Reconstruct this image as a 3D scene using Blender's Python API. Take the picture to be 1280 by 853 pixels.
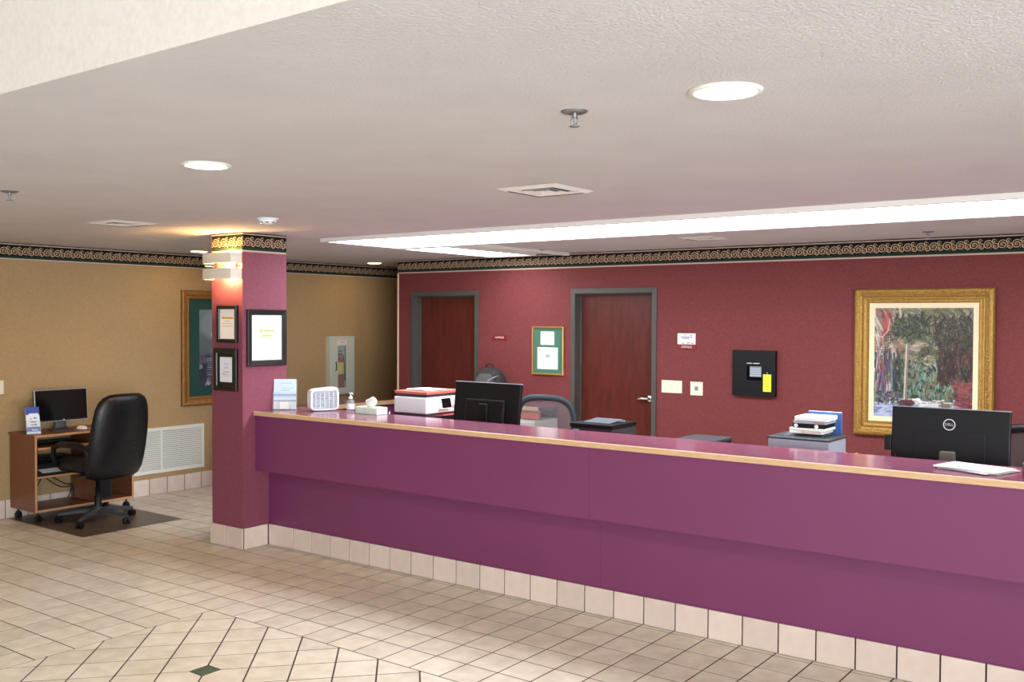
import bpy, bmesh, math, random
import numpy as np
from mathutils import Matrix, Vector
random.seed(7); rng = np.random.default_rng(7)
PI = math.pi
for o in list(bpy.data.objects): bpy.data.objects.remove(o)
SC = bpy.context.scene
COL = SC.collection

# ------------------------------------------------------------------ camera
FPX, YAW, PITCH, ROLL, CAMZ = 1221.7, 0.636944, -0.0228364, 0.00429279, 1.786
Fv = Vector((-math.sin(YAW)*math.cos(PITCH), math.cos(YAW)*math.cos(PITCH), math.sin(PITCH)))
R0 = Vector((math.cos(YAW), math.sin(YAW), 0)); U0 = R0.cross(Fv)
Rv = R0*math.cos(ROLL)+U0*math.sin(ROLL); Uv = -R0*math.sin(ROLL)+U0*math.cos(ROLL)
cd = bpy.data.cameras.new('camera'); cam = bpy.data.objects.new('camera', cd); COL.objects.link(cam)
cd.sensor_width = 36; cd.lens = FPX*36/1280; cd.clip_start = .02
M = Matrix.Identity(4)
for i in range(3):
    M[i][0] = Rv[i]; M[i][1] = Uv[i]; M[i][2] = -Fv[i]
M[2][3] = CAMZ
cam.matrix_world = M
SC.camera = cam

# ------------------------------------------------------------------ world, daylight, exposure
vs = SC.view_settings
vs.view_transform = 'Standard'; vs.look = 'None'; vs.gamma = 1; vs.use_curve_mapping = False
vs.exposure = 0.26
SKY = 1.6
WINDOW_FRONT, WINDOW_SIDE = 60, 700
TUBE, DOWN, SCONCE = 11.5, 300.0, 560
w = bpy.data.worlds.new('world'); SC.world = w; w.use_nodes = True
w.node_tree.nodes['Background'].inputs[0].default_value = (.78, .87, 1, 1)
w.node_tree.nodes['Background'].inputs[1].default_value = SKY
def window_light(name, loc, sx, sy, power, col):
    l = bpy.data.lights.new(name, 'AREA'); l.shape = 'RECTANGLE'; l.size = sx; l.size_y = sy
    l.energy = power; l.color = col
    o = bpy.data.objects.new(name, l); COL.objects.link(o)
    o.location = loc; o.rotation_euler = (PI/2, 0, 0)      # shines into the room, towards +Y
    return o
window_light('window_front_offscreen', (-1.5, -5.03, 1.45), 9.0, 2.3, WINDOW_FRONT, (.86, .92, 1))
window_light('window_right_offscreen', (4.03, -1.3, 1.45), 5.2, 2.3, WINDOW_SIDE, (.85, .925, 1)).rotation_euler = (PI/2, 0, PI/2)   # shines towards -X

# ------------------------------------------------------------------ helpers
def lin(c):
    if isinstance(c, str):
        c = c.lstrip('#'); c = [int(c[i:i+2], 16)/255 for i in (0, 2, 4)]
    return tuple((x/12.92 if x <= .04045 else ((x+.055)/1.055)**2.4) for x in c)
MATS = {}
def mat(name, col, rough=.6, metal=0, var=0, vscale=8, bump=0, bscale=200, spec=.5, alpha=1, emit=0, ecol=None, col2=None, objrand=0, coat=0, stretch=None):
    if name in MATS: return MATS[name]
    m = bpy.data.materials.new(name); m.use_nodes = True; nt = m.node_tree; N = nt.nodes; L = nt.links
    b = N['Principled BSDF']; c = lin(col)
    b.inputs['Base Color'].default_value = (*c, 1); b.inputs['Roughness'].default_value = rough
    b.inputs['Metallic'].default_value = metal; b.inputs['Specular IOR Level'].default_value = spec
    b.inputs['Alpha'].default_value = alpha; b.inputs['Coat Weight'].default_value = coat
    if emit:
        b.inputs['Emission Color'].default_value = (*lin(ecol or col), 1); b.inputs['Emission Strength'].default_value = emit
    tc = N.new('ShaderNodeTexCoord'); src = tc.outputs['Object']
    if stretch:
        mp = N.new('ShaderNodeMapping'); mp.inputs['Scale'].default_value = stretch; L.new(src, mp.inputs[0]); src = mp.outputs[0]
    cur = None
    if var:
        n = N.new('ShaderNodeTexNoise'); n.inputs['Scale'].default_value = vscale; n.inputs['Detail'].default_value = 5
        L.new(src, n.inputs['Vector'])
        r = N.new('ShaderNodeValToRGB'); r.color_ramp.elements[0].position = .3; r.color_ramp.elements[1].position = .7
        c2 = lin(col2) if col2 else tuple(min(1, x*(1+var)) for x in c)
        c1 = c if col2 else tuple(x*(1-var) for x in c)
        r.color_ramp.elements[0].color = (*c1, 1); r.color_ramp.elements[1].color = (*c2, 1)
        L.new(n.outputs['Fac'], r.inputs[0]); cur = r.outputs[0]; L.new(cur, b.inputs['Base Color'])
    if objrand:
        oi = N.new('ShaderNodeObjectInfo'); mr = N.new('ShaderNodeMapRange')
        mr.inputs['To Min'].default_value = 1-objrand; mr.inputs['To Max'].default_value = 1+objrand
        L.new(oi.outputs['Random'], mr.inputs['Value'])
        mx = N.new('ShaderNodeVectorMath'); mx.operation = 'SCALE'
        if cur: L.new(cur, mx.inputs[0])
        else: mx.inputs[0].default_value = c
        L.new(mr.outputs[0], mx.inputs['Scale']); L.new(mx.outputs[0], b.inputs['Base Color'])
    if bump:
        n2 = N.new('ShaderNodeTexNoise'); n2.inputs['Scale'].default_value = bscale; n2.inputs['Detail'].default_value = 3
        L.new(tc.outputs['Object'], n2.inputs['Vector'])
        bp = N.new('ShaderNodeBump'); bp.inputs['Strength'].default_value = bump; bp.inputs['Distance'].default_value = .01
        L.new(n2.outputs['Fac'], bp.inputs['Height']); L.new(bp.outputs[0], b.inputs['Normal'])
    MATS[name] = m
    return m
def vmat(name, rough=.5, spec=.4):
    if name in MATS: return MATS[name]
    m = bpy.data.materials.new(name); m.use_nodes = True; nt = m.node_tree
    a = nt.nodes.new('ShaderNodeVertexColor'); a.layer_name = 'Col'
    b = nt.nodes['Principled BSDF']; b.inputs['Roughness'].default_value = rough; b.inputs['Specular IOR Level'].default_value = spec
    nt.links.new(a.outputs[0], b.inputs['Base Color']); MATS[name] = m
    return m

class MB:
    """collects shapes into one mesh"""
    def __init__(s): s.v = []; s.f = []; s.c = []; s.sm = []
    def add(s, vs_, fs, col=None, sm=False):
        k = len(s.v); s.v += [tuple(p) for p in vs_]; s.f += [tuple(i+k for i in f) for f in fs]
        s.c += [col]*len(fs); s.sm += [sm]*len(fs); return s
    def box(s, x0, y0, z0, x1, y1, z1, col=None):
        if x0 > x1: x0, x1 = x1, x0
        if y0 > y1: y0, y1 = y1, y0
        if z0 > z1: z0, z1 = z1, z0
        V = [(x0,y0,z0),(x1,y0,z0),(x1,y1,z0),(x0,y1,z0),(x0,y0,z1),(x1,y0,z1),(x1,y1,z1),(x0,y1,z1)]
        return s.add(V, [(0,3,2,1),(4,5,6,7),(0,1,5,4),(1,2,6,5),(2,3,7,6),(3,0,4,7)], col)
    def rbox(s, x0, y0, z0, x1, y1, z1, r=.005, seg=2, mtx=None):
        bm = bmesh.new(); bmesh.ops.create_cube(bm, size=1)
        for v in bm.verts:
            v.co = Vector(((x0+x1)/2+v.co.x*(x1-x0), (y0+y1)/2+v.co.y*(y1-y0), (z0+z1)/2+v.co.z*(z1-z0)))
        r = min(r, abs(x1-x0)*.49, abs(y1-y0)*.49, abs(z1-z0)*.49)
        bmesh.ops.bevel(bm, geom=bm.edges[:], offset=r, segments=seg, profile=.5, affect='EDGES')
        if mtx: bm.transform(mtx)
        bm.verts.index_update(); s.add([v.co[:] for v in bm.verts], [[v.index for v in f.verts] for f in bm.faces]); bm.free(); return s
    def cyl(s, p0, p1, r0, r1=None, n=16, sm=True):
        r1 = r0 if r1 is None else r1; p0 = Vector(p0); p1 = Vector(p1); d = (p1-p0).normalized()
        a = d.orthogonal().normalized(); b = d.cross(a); V = []
        for p, r in ((p0, r0), (p1, r1)):
            for i in range(n):
                t = 2*PI*i/n; V.append(p+a*math.cos(t)*r+b*math.sin(t)*r)
        s.add(V, [(i, (i+1)%n, n+(i+1)%n, n+i) for i in range(n)], None, sm)
        s.add(V[:n], [tuple(range(n-1, -1, -1))]); s.add(V[n:], [tuple(range(n))]); return s
    def tube(s, pts, r, n=8):
        pts = [Vector(p) for p in pts]; V = []; a = None
        for i, p in enumerate(pts):
            d = (pts[min(i+1, len(pts)-1)]-pts[max(i-1, 0)]).normalized()
            a = d.orthogonal().normalized() if a is None else (a-d*a.dot(d)).normalized()
            b = d.cross(a); rr = r[i] if hasattr(r, '__len__') else r
            V += [p+a*math.cos(2*PI*k/n)*rr+b*math.sin(2*PI*k/n)*rr for k in range(n)]
        F = [(i*n+k, i*n+(k+1)%n, (i+1)*n+(k+1)%n, (i+1)*n+k) for i in range(len(pts)-1) for k in range(n)]
        F += [tuple(range(n-1, -1, -1)), tuple(range((len(pts)-1)*n, len(pts)*n))]
        return s.add(V, F, None, True)
    def lathe(s, prof, n=28, c=(0, 0, 0), sm=True):
        V = [(c[0]+r*math.cos(2*PI*k/n), c[1]+r*math.sin(2*PI*k/n), c[2]+z) for r, z in prof for k in range(n)]
        F = [(i*n+k, i*n+(k+1)%n, (i+1)*n+(k+1)%n, (i+1)*n+k) for i in range(len(prof)-1) for k in range(n)]
        return s.add(V, F, None, sm)
    def loft(s, secs, caps=True, sm=True):
        n = len(secs[0]); V = [p for sec in secs for p in sec]
        F = [(i*n+k, i*n+(k+1)%n, (i+1)*n+(k+1)%n, (i+1)*n+k) for i in range(len(secs)-1) for k in range(n)]
        if caps: F += [tuple(range(n-1, -1, -1)), tuple(range((len(secs)-1)*n, len(secs)*n))]
        return s.add(V, F, None, sm)
    def prism(s, poly, d, col=None):
        n = len(poly); d = Vector(d); V = [Vector(p) for p in poly]; V += [p+d for p in V]
        return s.add(V, [tuple(range(n-1, -1, -1)), tuple(range(n, 2*n))]+[(i, (i+1)%n, n+(i+1)%n, n+i) for i in range(n)], col)
    def rect_sweep(s, w_, h_, prof, close=True):
        """picture frame moulding in the xz plane, prof = (inset, y) from outer back to inner"""
        V = []
        for ins, y in prof:
            a, b = w_/2-ins, h_/2-ins; V += [(-a, y, -b), (a, y, -b), (a, y, b), (-a, y, b)]
        return s.add(V, [(i*4+k, i*4+(k+1)%4, (i+1)*4+(k+1)%4, (i+1)*4+k) for i in range(len(prof)-1) for k in range(4)])
    def quad(s, x0, z0, x1, z1, y, col): return s.add([(x0,y,z0),(x1,y,z0),(x1,y,z1),(x0,y,z1)], [(0,1,2,3)], col)
    def xf(s, mtx): s.v = [tuple(mtx @ Vector(p)) for p in s.v]; return s
    def build(s, name, m, parent=None, loc=(0,0,0), rz=0, rot=None, bevel=0, smooth=None):
        me = bpy.data.meshes.new(name); me.from_pydata(s.v, [], s.f)
        if any(c is not None for c in s.c):
            at = me.color_attributes.new('Col', 'FLOAT_COLOR', 'CORNER'); buf = []
            for p in me.polygons:
                c = s.c[p.index] or (1, 1, 1); buf += [c[0], c[1], c[2], 1]*p.loop_total
            at.data.foreach_set('color', buf)
        for p in me.polygons: p.use_smooth = s.sm[p.index] if smooth is None else smooth
        bm = bmesh.new(); bm.from_mesh(me); bmesh.ops.recalc_face_normals(bm, faces=bm.faces[:])
        if bevel: bmesh.ops.bevel(bm, geom=[e for e in bm.edges if e.calc_face_angle(0) > .6], offset=bevel, segments=2, profile=.5, affect='EDGES')
        bm.to_mesh(me); bm.free()
        me.materials.append(MATS[m] if isinstance(m, str) else m)
        return link(name, me, parent, loc, rz, rot)
def link(name, me, parent=None, loc=(0,0,0), rz=0, rot=None):
    o = bpy.data.objects.new(name, me); COL.objects.link(o); o.parent = parent
    o.location = loc; o.rotation_euler = rot or (0, 0, rz); return o
def tag(o, label, cat, group=None):
    o['label'] = label; o['category'] = cat
    if group: o['group'] = group
    return o
def thing(name, label, cat, loc=(0,0,0), rz=0, group=None, rot=None):
    return tag(link(name, None, None, loc, rz, rot), label, cat, group)
def struct(o, label=None, cat=None):
    o['kind'] = 'structure'
    if label: o['label'] = label
    if cat: o['category'] = cat
    return o
def dup(root, loc, rz, label=None):
    r = root.copy(); COL.objects.link(r); r.location = loc; r.rotation_euler = (0, 0, rz)
    if label: r['label'] = label
    for ch in root.children:
        c = ch.copy(); COL.objects.link(c); c.parent = r
        for g in ch.children:
            d = g.copy(); COL.objects.link(d); d.parent = c
    return r
def text(mb, s, size, x, z, y, col=None, align='CENTER', depth=.0006, sx=1):
    cu = bpy.data.curves.new('t', 'FONT'); cu.body = s; cu.size = size; cu.align_x = align; cu.align_y = 'CENTER'; cu.extrude = 0; cu.resolution_u = 3
    o = bpy.data.objects.new('t', cu); COL.objects.link(o)
    dg = bpy.context.evaluated_depsgraph_get(); dg.update(); me = bpy.data.meshes.new_from_object(o.evaluated_get(dg))
    mb.add([(x+v.co.x*sx, y, z+v.co.y) for v in me.vertices], [tuple(p.vertices) for p in me.polygons], col)
    bpy.data.objects.remove(o); bpy.data.curves.remove(cu); bpy.data.meshes.remove(me)
def sell(cx, cy, z, rx, ry, e=3, n=24):
    out = []
    for k in range(n):
        t = 2*PI*k/n; c, s_ = math.cos(t), math.sin(t)
        out.append((cx+rx*math.copysign(abs(c)**(2/e), c), cy+ry*math.copysign(abs(s_)**(2/e), s_), z))
    return out
def canvas_mesh(img, w_, h_, y):
    """flat print: img (rows top first) of sRGB 0..1, as a coloured grid in the xz plane"""
    H_, W_ = img.shape[:2]; mb = MB()
    xs = np.linspace(-w_/2, w_/2, W_+1); zs = np.linspace(h_/2, -h_/2, H_+1)
    mb.v = [(xs[i], y, zs[j]) for j in range(H_+1) for i in range(W_+1)]
    li = np.where(img <= .04045, img/12.92, ((np.clip(img, 0, 1)+.055)/1.055)**2.4)
    for j in range(H_):
        for i in range(W_):
            a = j*(W_+1)+i; mb.f.append((a, a+W_+1, a+W_+2, a+1)); mb.c.append(tuple(li[j, i])); mb.sm.append(False)
    return mb

# ------------------------------------------------------------------ materials
def wallpaper(name, c1, c2, rough=.75, scale=55):
    m = mat(name, c1, rough, var=.1, vscale=scale, col2=c2, bump=.12, bscale=260, spec=.25)
    return m
wallpaper('beige_paper', '#a48860', '#ae926a')
wallpaper('red_paper', '#6c3232', '#763b3b')
wallpaper('column_paper', '#7a3f4f', '#854958', .6)
wallpaper('fascia_paper', '#d5cdc1', '#ddd6cb')
mat('ceiling_paint', '#cecbcc', .9, var=.03, vscale=3, bump=.35, bscale=110, spec=.1)
mat('white_paint', '#e4e0d8', .6); mat('grout', '#3e3026', .9, var=.25, vscale=20)
mat('base_tile', '#d8c8bc', .35, var=.1, vscale=9, col2='#cdb9ad', objrand=.07)
mat('purple_laminate', '#71325a', .42, var=.03, vscale=3, spec=.5)
mat('purple_top', '#804a60', .16, var=.04, vscale=30, spec=.5)
mat('light_wood', '#d2b08a', .4, var=.1, vscale=14, col2='#c49f76', stretch=(1, 8, 8))
mat('cart_wood', '#6f4129', .4, var=.1, vscale=10, col2='#7d4c32', stretch=(6, 6, 1))
mat('cart_edge', '#b98a5f', .45)
mat('door_wood', '#481812', .38, var=.2, vscale=5, col2='#5e231a', stretch=(5, 5, 1), spec=.5)
mat('door_frame', '#4c4a44', .45, var=.05); mat('cream_trim', '#e3cfaa', .5)
mat('gold', '#b08a45', .38, .55, var=.3, vscale=60, col2='#8d6a2d', bump=.5, bscale=110)
mat('gold_plain', '#b48e4c', .35, .6, var=.1); mat('old_gold', '#9a6d35', .4, .35, var=.2, vscale=40, bump=.3, bscale=90)
mat('linen', '#e2d4b0', .8); mat('green_mat', '#3d6b58', .8); mat('dark_green_mat', '#12443c', .7)
mat('black_frame', '#15120f', .35); mat('black_plastic', '#0d0e11', .45, spec=.3); mat('black_gloss', '#0c0e0f', .12)
mat('dark_grey_plastic', '#34373b', .5); mat('grey_plastic', '#7c8388', .5); mat('silver_plastic', '#a9b4bf', .4, .1)
mat('well_plastic', '#59646a', .3); mat('neck_grey', '#6a655f', .4); mat('white_plastic', '#e9ecee', .35); mat('white_metal', '#dedfd6', .45); mat('ivory_plastic', '#e4dfc6', .45)
mat('chrome', '#c8c8c8', .2, .9); mat('steel', '#8f9093', .35, .8); mat('leather', '#0e1015', .36, var=.1, bump=.2, bscale=60, spec=.35)
mat('mesh_fabric', '#53585a', .8, alpha=.55); mat('fabric_dark', '#2d2c2c', .9, bump=.3, bscale=300); mat('fabric_grey', '#4c4a47', .9)
mat('chair_plastic', '#2b3237', .55, spec=.3); mat('dark_mesh', '#2b2523', .8, alpha=.85)
mat('paper', '#f2f0ea', .7); mat('cream_paper', '#efe8cf', .7); mat('salmon', '#c96a5c', .45); mat('teal_box', '#bfe0cc', .6, var=.1, vscale=25, col2='#e6f0e4')
mat('blue_card', '#3a62a0', .5); mat('red_sign', '#7c1d22', .4); mat('yellow_tag', '#efe437', .5); mat('orange', '#e39a26', .4)
mat('mat_plastic', '#5a4c40', .32, var=.12, vscale=10); mat('pc_blue', '#263a4b', .35); mat('cabinet_metal', '#c3c8b9', .4)
mat('extinguisher_red', '#8e1d22', .3); mat('extinguisher_label', '#c9c433', .5); mat('cable', '#1e1c1b', .5)
mat('clear', '#dfe9ee', .08, alpha=.14, spec=.6); mat('glass', '#cfd8d8', .03, alpha=.12, spec=.6)
mat('diffuser', '#ffffff', .5, emit=TUBE, ecol='#f6f7ff'); mat('lens', '#ffffff', .5, emit=DOWN, ecol='#fff4e2'); mat('lens_back', '#ffffff', .5, emit=40, ecol='#ffdc9a')
mat('bulb', '#ffffff', .5, emit=SCONCE, ecol='#ffc878'); mat('shade', '#d8d4c8', .4); mat('duct_metal', '#8d8d8a', .55, .3)
mat('green_stone', '#35513f', .3, var=.2, vscale=30)
vmat('print'); vmat('painting', .45)

def tile_mat(name, per_object):
    m = bpy.data.materials.new(name); m.use_nodes = True; nt = m.node_tree; N = nt.nodes; L = nt.links; b = N['Principled BSDF']
    geo = N.new('ShaderNodeNewGeometry')
    n = N.new('ShaderNodeTexNoise'); n.inputs['Scale'].default_value = 9; n.inputs['Detail'].default_value = 6
    L.new(geo.outputs['Position'], n.inputs['Vector'])
    r = N.new('ShaderNodeValToRGB'); r.color_ramp.elements[0].position = .32; r.color_ramp.elements[1].position = .7
    r.color_ramp.elements[0].color = (*lin('#c7bca8'), 1); r.color_ramp.elements[1].color = (*lin('#ded5c4'), 1)
    L.new(n.outputs['Fac'], r.inputs[0])
    if per_object:
        rnd = N.new('ShaderNodeObjectInfo').outputs['Random']
    else:
        rnd = geo.outputs['Random Per Island']
    mr = N.new('ShaderNodeMapRange'); mr.inputs['To Min'].default_value = .93; mr.inputs['To Max'].default_value = 1.06; L.new(rnd, mr.inputs['Value'])
    mx = N.new('ShaderNodeVectorMath'); mx.operation = 'SCALE'; L.new(r.outputs[0], mx.inputs[0]); L.new(mr.outputs[0], mx.inputs['Scale'])
    L.new(mx.outputs[0], b.inputs['Base Color'])
    b.inputs['Roughness'].default_value = .34; b.inputs['Specular IOR Level'].default_value = .45
    MATS[name] = m
tile_mat('floor_tile', True); tile_mat('floor_tile_far', False)

def border_mat():
    """printed wallpaper border: scrolls on near-black green, pale stripes; x along, z up from the strip's middle"""
    m = bpy.data.materials.new('border'); m.use_nodes = True; nt = m.node_tree; N = nt.nodes; L = nt.links; b = N['Principled BSDF']
    b.inputs['Roughness'].default_value = .9; b.inputs['Specular IOR Level'].default_value = .1
    uv = N.new('ShaderNodeUVMap'); sp = N.new('ShaderNodeSeparateXYZ'); L.new(uv.outputs[0], sp.inputs[0])
    def math_(op, a, b_=None, c=None):
        n = N.new('ShaderNodeMath'); n.operation = op
        for i, v in enumerate((a, b_, c)):
            if v is None: continue
            if isinstance(v, (int, float)): n.inputs[i].default_value = v
            else: L.new(v, n.inputs[i])
        return n.outputs[0]
    u, v = sp.outputs[0], sp.outputs[1]
    P_ = .098
    def scroll(off, rad, turn, zoff):
        uu = math_('SUBTRACT', math_('MULTIPLY', math_('FRACT', math_('DIVIDE', math_('ADD', u, off), P_)), P_), P_/2)
        vv = math_('ADD', v, zoff)
        d = math_('SQRT', math_('ADD', math_('MULTIPLY', uu, uu), math_('MULTIPLY', vv, vv)))
        ang = math_('DIVIDE', math_('ARCTAN2', vv, uu), 2*PI)
        sp_ = math_('FRACT', math_('ADD', math_('DIVIDE', d, .0165), math_('MULTIPLY', ang, turn)))
        line = math_('LESS_THAN', sp_, .42)
        inside = math_('LESS_THAN', d, rad)
        return math_('MULTIPLY', line, inside), math_('LESS_THAN', d, .009)
    s1, f1 = scroll(0, .037, 1, 0); s2, f2 = scroll(P_/2, .026, -1, .014); s3, f3 = scroll(P_/2+.008, .018, 1, -.026)
    mask = math_('MAXIMUM', math_('MAXIMUM', s1, s2), s3); fl = math_('MAXIMUM', f1, f2)
    top = math_('MULTIPLY', math_('GREATER_THAN', v, .059), math_('LESS_THAN', v, .068))
    bot = math_('MULTIPLY', math_('GREATER_THAN', v, -.074), math_('LESS_THAN', v, -.060))
    stripe = math_('MAXIMUM', top, bot)
    edge = math_('MAXIMUM', math_('GREATER_THAN', v, .069), math_('LESS_THAN', v, -.075))
    grn = math_('LESS_THAN', v, -.040)
    def mix(f, a, c):
        n = N.new('ShaderNodeMix'); n.data_type = 'RGBA'; L.new(f, n.inputs[0])
        if isinstance(a, tuple): n.inputs[6].default_value = a
        else: L.new(a, n.inputs[6])
        n.inputs[7].default_value = c; return n.outputs[2]
    c = mix(grn, (*lin('#1d1c1b'), 1), (*lin('#24392f'), 1))
    c = mix(mask, c, (*lin('#b8a284'), 1)); c = mix(fl, c, (*lin('#9c5f50'), 1))
    c = mix(stripe, c, (*lin('#c4a999'), 1)); c = mix(edge, c, (*lin('#3a1f1c'), 1))
    L.new(c, b.inputs['Base Color']); MATS['border'] = m
border_mat()
def border_strip(name, p0, p1, nrm, z0=2.288, z1=2.4395, t=.0015, label='printed wallpaper border strip'):
    p0 = Vector((*p0, 0)); p1 = Vector((*p1, 0)); n = Vector((*nrm, 0)); ln = (p1-p0).length
    me = bpy.data.meshes.new(name)
    a, b_ = p0+n*t, p1+n*t
    V = [(*a.xy, z0), (*b_.xy, z0), (*b_.xy, z1), (*a.xy, z1), (*p0.xy, z0), (*p1.xy, z0), (*p1.xy, z1), (*p0.xy, z1)]
    me.from_pydata(V, [], [(0,1,2,3),(5,4,7,6),(4,5,1,0),(3,2,6,7),(4,0,3,7),(1,5,6,2)])
    uvl = me.uv_layers.new(name='UVMap'); hh = (z1-z0)/2
    cor = {0:(0,-hh),1:(ln,-hh),2:(ln,hh),3:(0,hh),4:(0,-hh),5:(ln,-hh),6:(ln,hh),7:(0,hh)}
    for lp in me.loops: uvl.data[lp.index].uv = cor[lp.vertex_index]
    me.materials.append(MATS['border']); return struct(link(name, me), label, 'trim')

# ------------------------------------------------------------------ the room
VENTS = ((-2.81, 4.08, .36), (-6.20, 3.84, .34), (-3.42, 7.19, .30))
GRILLE = (5.815, .442, 1.02, .46)                            # return air grille: centre along the wall, height, size
def plate(mb, holes, u0, v0, u1, v1, put):
    """a slab from boxes that leave rectangular openings; put(u0, v0, u1, v1) adds one box"""
    us = sorted({u0, u1, *[h[0] for h in holes], *[h[2] for h in holes]})
    for a, b_ in zip(us[:-1], us[1:]):
        cut = sorted((h[1], h[3]) for h in holes if h[0] < (a+b_)/2 < h[2]); v = v0
        for c0, c1 in cut: put(a, v, b_, c0); v = c1
        put(a, v, b_, v1)
def duct(t, mb, hw, hh, depth, tf):
    """open sheet metal box behind a vent, its mouth in the plane 0"""
    e = .004
    for q in ((-hw, -hh, 0, -hw+e, hh, depth), (hw-e, -hh, 0, hw, hh, depth), (-hw+e, -hh, 0, hw-e, -hh+e, depth), (-hw+e, hh-e, 0, hw-e, hh, depth), (-hw, -hh, depth, hw, hh, depth+e)): mb.box(*q)
    mb.xf(tf); return mb.build('duct', 'duct_metal', t)
XL, XR, YB, YF, YS, HC, HH = -8.72, 4.0, 8.15, -5.0, 1.43, 2.44, 5.2
CX0, CX1, CY0, CY1 = -6.482, -6.104, 4.785, 5.214          # the square column
mb = MB(); mb.box(XL-.15, YF-.15, -.12, XR+.15, 10.6, -.0017); FLOOR = struct(mb.build('floor', 'grout'), 'cream ceramic tile floor with dark grout', 'floor')
mb = MB(); plate(mb, [(x-s_/2+.03, y-s_/2+.03, x+s_/2-.03, y+s_/2-.03) for x, y, s_ in VENTS], XL, YS, XR, 10.6, lambda a, b_, c, d: mb.box(a, b_, HC, c, d, HC+.12)); struct(mb.build('ceiling', 'ceiling_paint'), 'low stippled off white ceiling', 'ceiling')
mb = MB(); mb.box(XL, YF, HH, XR, YS+.15, HH+.12); struct(mb.build('ceiling_high', 'ceiling_paint'), 'high white ceiling over the entrance', 'ceiling')
mb = MB(); mb.box(XL, YS, HC+.12, XR, YS+.15, HH); mb.box(XL, YS-.004, HC, XR, YS, HH); struct(mb.build('wall_soffit', 'fascia_paper'), 'pale papered soffit face above the low ceiling', 'wall')
mb = MB(); plate(mb, [(GRILLE[0]-GRILLE[2]/2+.03, GRILLE[1]-GRILLE[3]/2+.03, GRILLE[0]+GRILLE[2]/2-.03, GRILLE[1]+GRILLE[3]/2-.03)], YF-.15, -.005, 10.6, HH, lambda a, b_, c, d: mb.box(XL-.15, a, b_, XL, c, d)); struct(mb.build('wall_left', 'beige_paper'), 'beige papered wall', 'wall')
mb = MB(); RY0, RY1 = -3.9, 1.3
mb.box(XR, YF-.15, -.005, XR+.15, RY0, HH); mb.box(XR, RY1, -.005, XR+.15, 10.6, HH); mb.box(XR, RY0, -.005, XR+.15, RY1, .25); mb.box(XR, RY0, 2.65, XR+.15, RY1, HH); struct(mb.build('wall_right', 'beige_paper'), 'beige papered side wall', 'wall')
D1 = (-7.44, -6.472, 2.082); D2 = (-5.30, -4.345, 2.085); WX = -7.647
mb = MB()
for a, b_ in ((WX, D1[0]), (D1[1], D2[0]), (D2[1], XR)): mb.box(a, YB, -.005, b_, YB+.16, HC)
for d in (D1, D2): mb.box(d[0], YB, d[2], d[1], YB+.16, HC)
mb.box(WX, YB+.16, -.005, WX+.12, 10.6, HC)
struct(mb.build('wall_back', 'red_paper'), 'dark red papered wall behind the reception', 'wall')
mb = MB(); mb.box(XL, 10.45, -.005, WX, 10.6, HC); struct(mb.build('wall_corridor', 'beige_paper'), 'beige end wall of the corridor', 'wall')
mb = MB(); mb.box(WX-.006, YB-.006, 0, WX+.022, YB, 2.288); mb.box(WX-.006, YB-.006, 0, WX, YB+.03, 2.288)
struct(mb.build('trim_1', 'cream_trim'), 'cream corner guard on the red wall end', 'trim')
mb = MB(); mb.box(CX0, CY0, -.005, CX1, CY1, HC); struct(mb.build('wall_column', 'column_paper'), 'square red papered column beside the counter', 'column')
border_strip('trim_2', (WX, YB), (XR, YB), (0, -1), label='scrolled border along the red wall')
border_strip('trim_3', (XL, YF), (XL, 10.45), (1, 0), label='scrolled border along the beige wall')
border_strip('trim_4', (CX0, CY0), (CX1+.0015, CY0), (0, -1), label='scrolled border on the column front')
border_strip('trim_5', (CX1, CY0), (CX1, CY1), (1, 0), label='scrolled border on the column side')
# front wall behind the camera with its glazing
mb = MB(); XA, XB = -6.2, 3.2
mb.box(XL, YF-.15, -.005, XA, YF, HH); mb.box(XB, YF-.15, -.005, XR, YF, HH)
for z0, z1 in ((-.005, .25), (2.65, HH)): mb.box(XA, YF-.15, z0, XB, YF, z1)
struct(mb.build('wall_front', 'beige_paper'), 'entrance wall with wide windows', 'wall')
for k, (z0, z1) in enumerate(((.25, 2.65),)):
    wn = struct(link('window_%d' % (k+1), None, None, (XA, YF-.1, z0)), 'wide framed entrance window', 'window'); W_, H_ = XB-XA, z1-z0
    mb = MB(); mb.box(0, -.04, 0, W_, .04, .05); mb.box(0, -.04, H_-.05, W_, .04, H_)
    for i in range(6): mb.box(i*(W_-.05)/5, -.035, .05, i*(W_-.05)/5+.05, .035, H_-.05)
    mb.build('window_frame', 'door_frame', wn)
    for i in range(5):
        mb = MB(); mb.box(i*(W_-.05)/5+.05, -.004, .05, (i+1)*(W_-.05)/5, .004, H_-.05); mb.build('pane', 'glass', wn)

wn = struct(link('window_2', None, None, (XR+.1, RY0, .25)), 'wide framed side window', 'window'); W_, H_ = RY1-RY0, 2.4
mb = MB(); mb.box(-.04, 0, 0, .04, W_, .05); mb.box(-.04, 0, H_-.05, .04, W_, H_)
for i in range(4): mb.box(-.035, i*(W_-.05)/3, .05, .035, i*(W_-.05)/3+.05, H_-.05)
mb.build('window_frame', 'door_frame', wn)
for i in range(3): mb = MB(); mb.box(-.004, i*(W_-.05)/3+.05, .05, .004, (i+1)*(W_-.05)/3, H_-.05); mb.build('pane', 'glass', wn)

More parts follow.
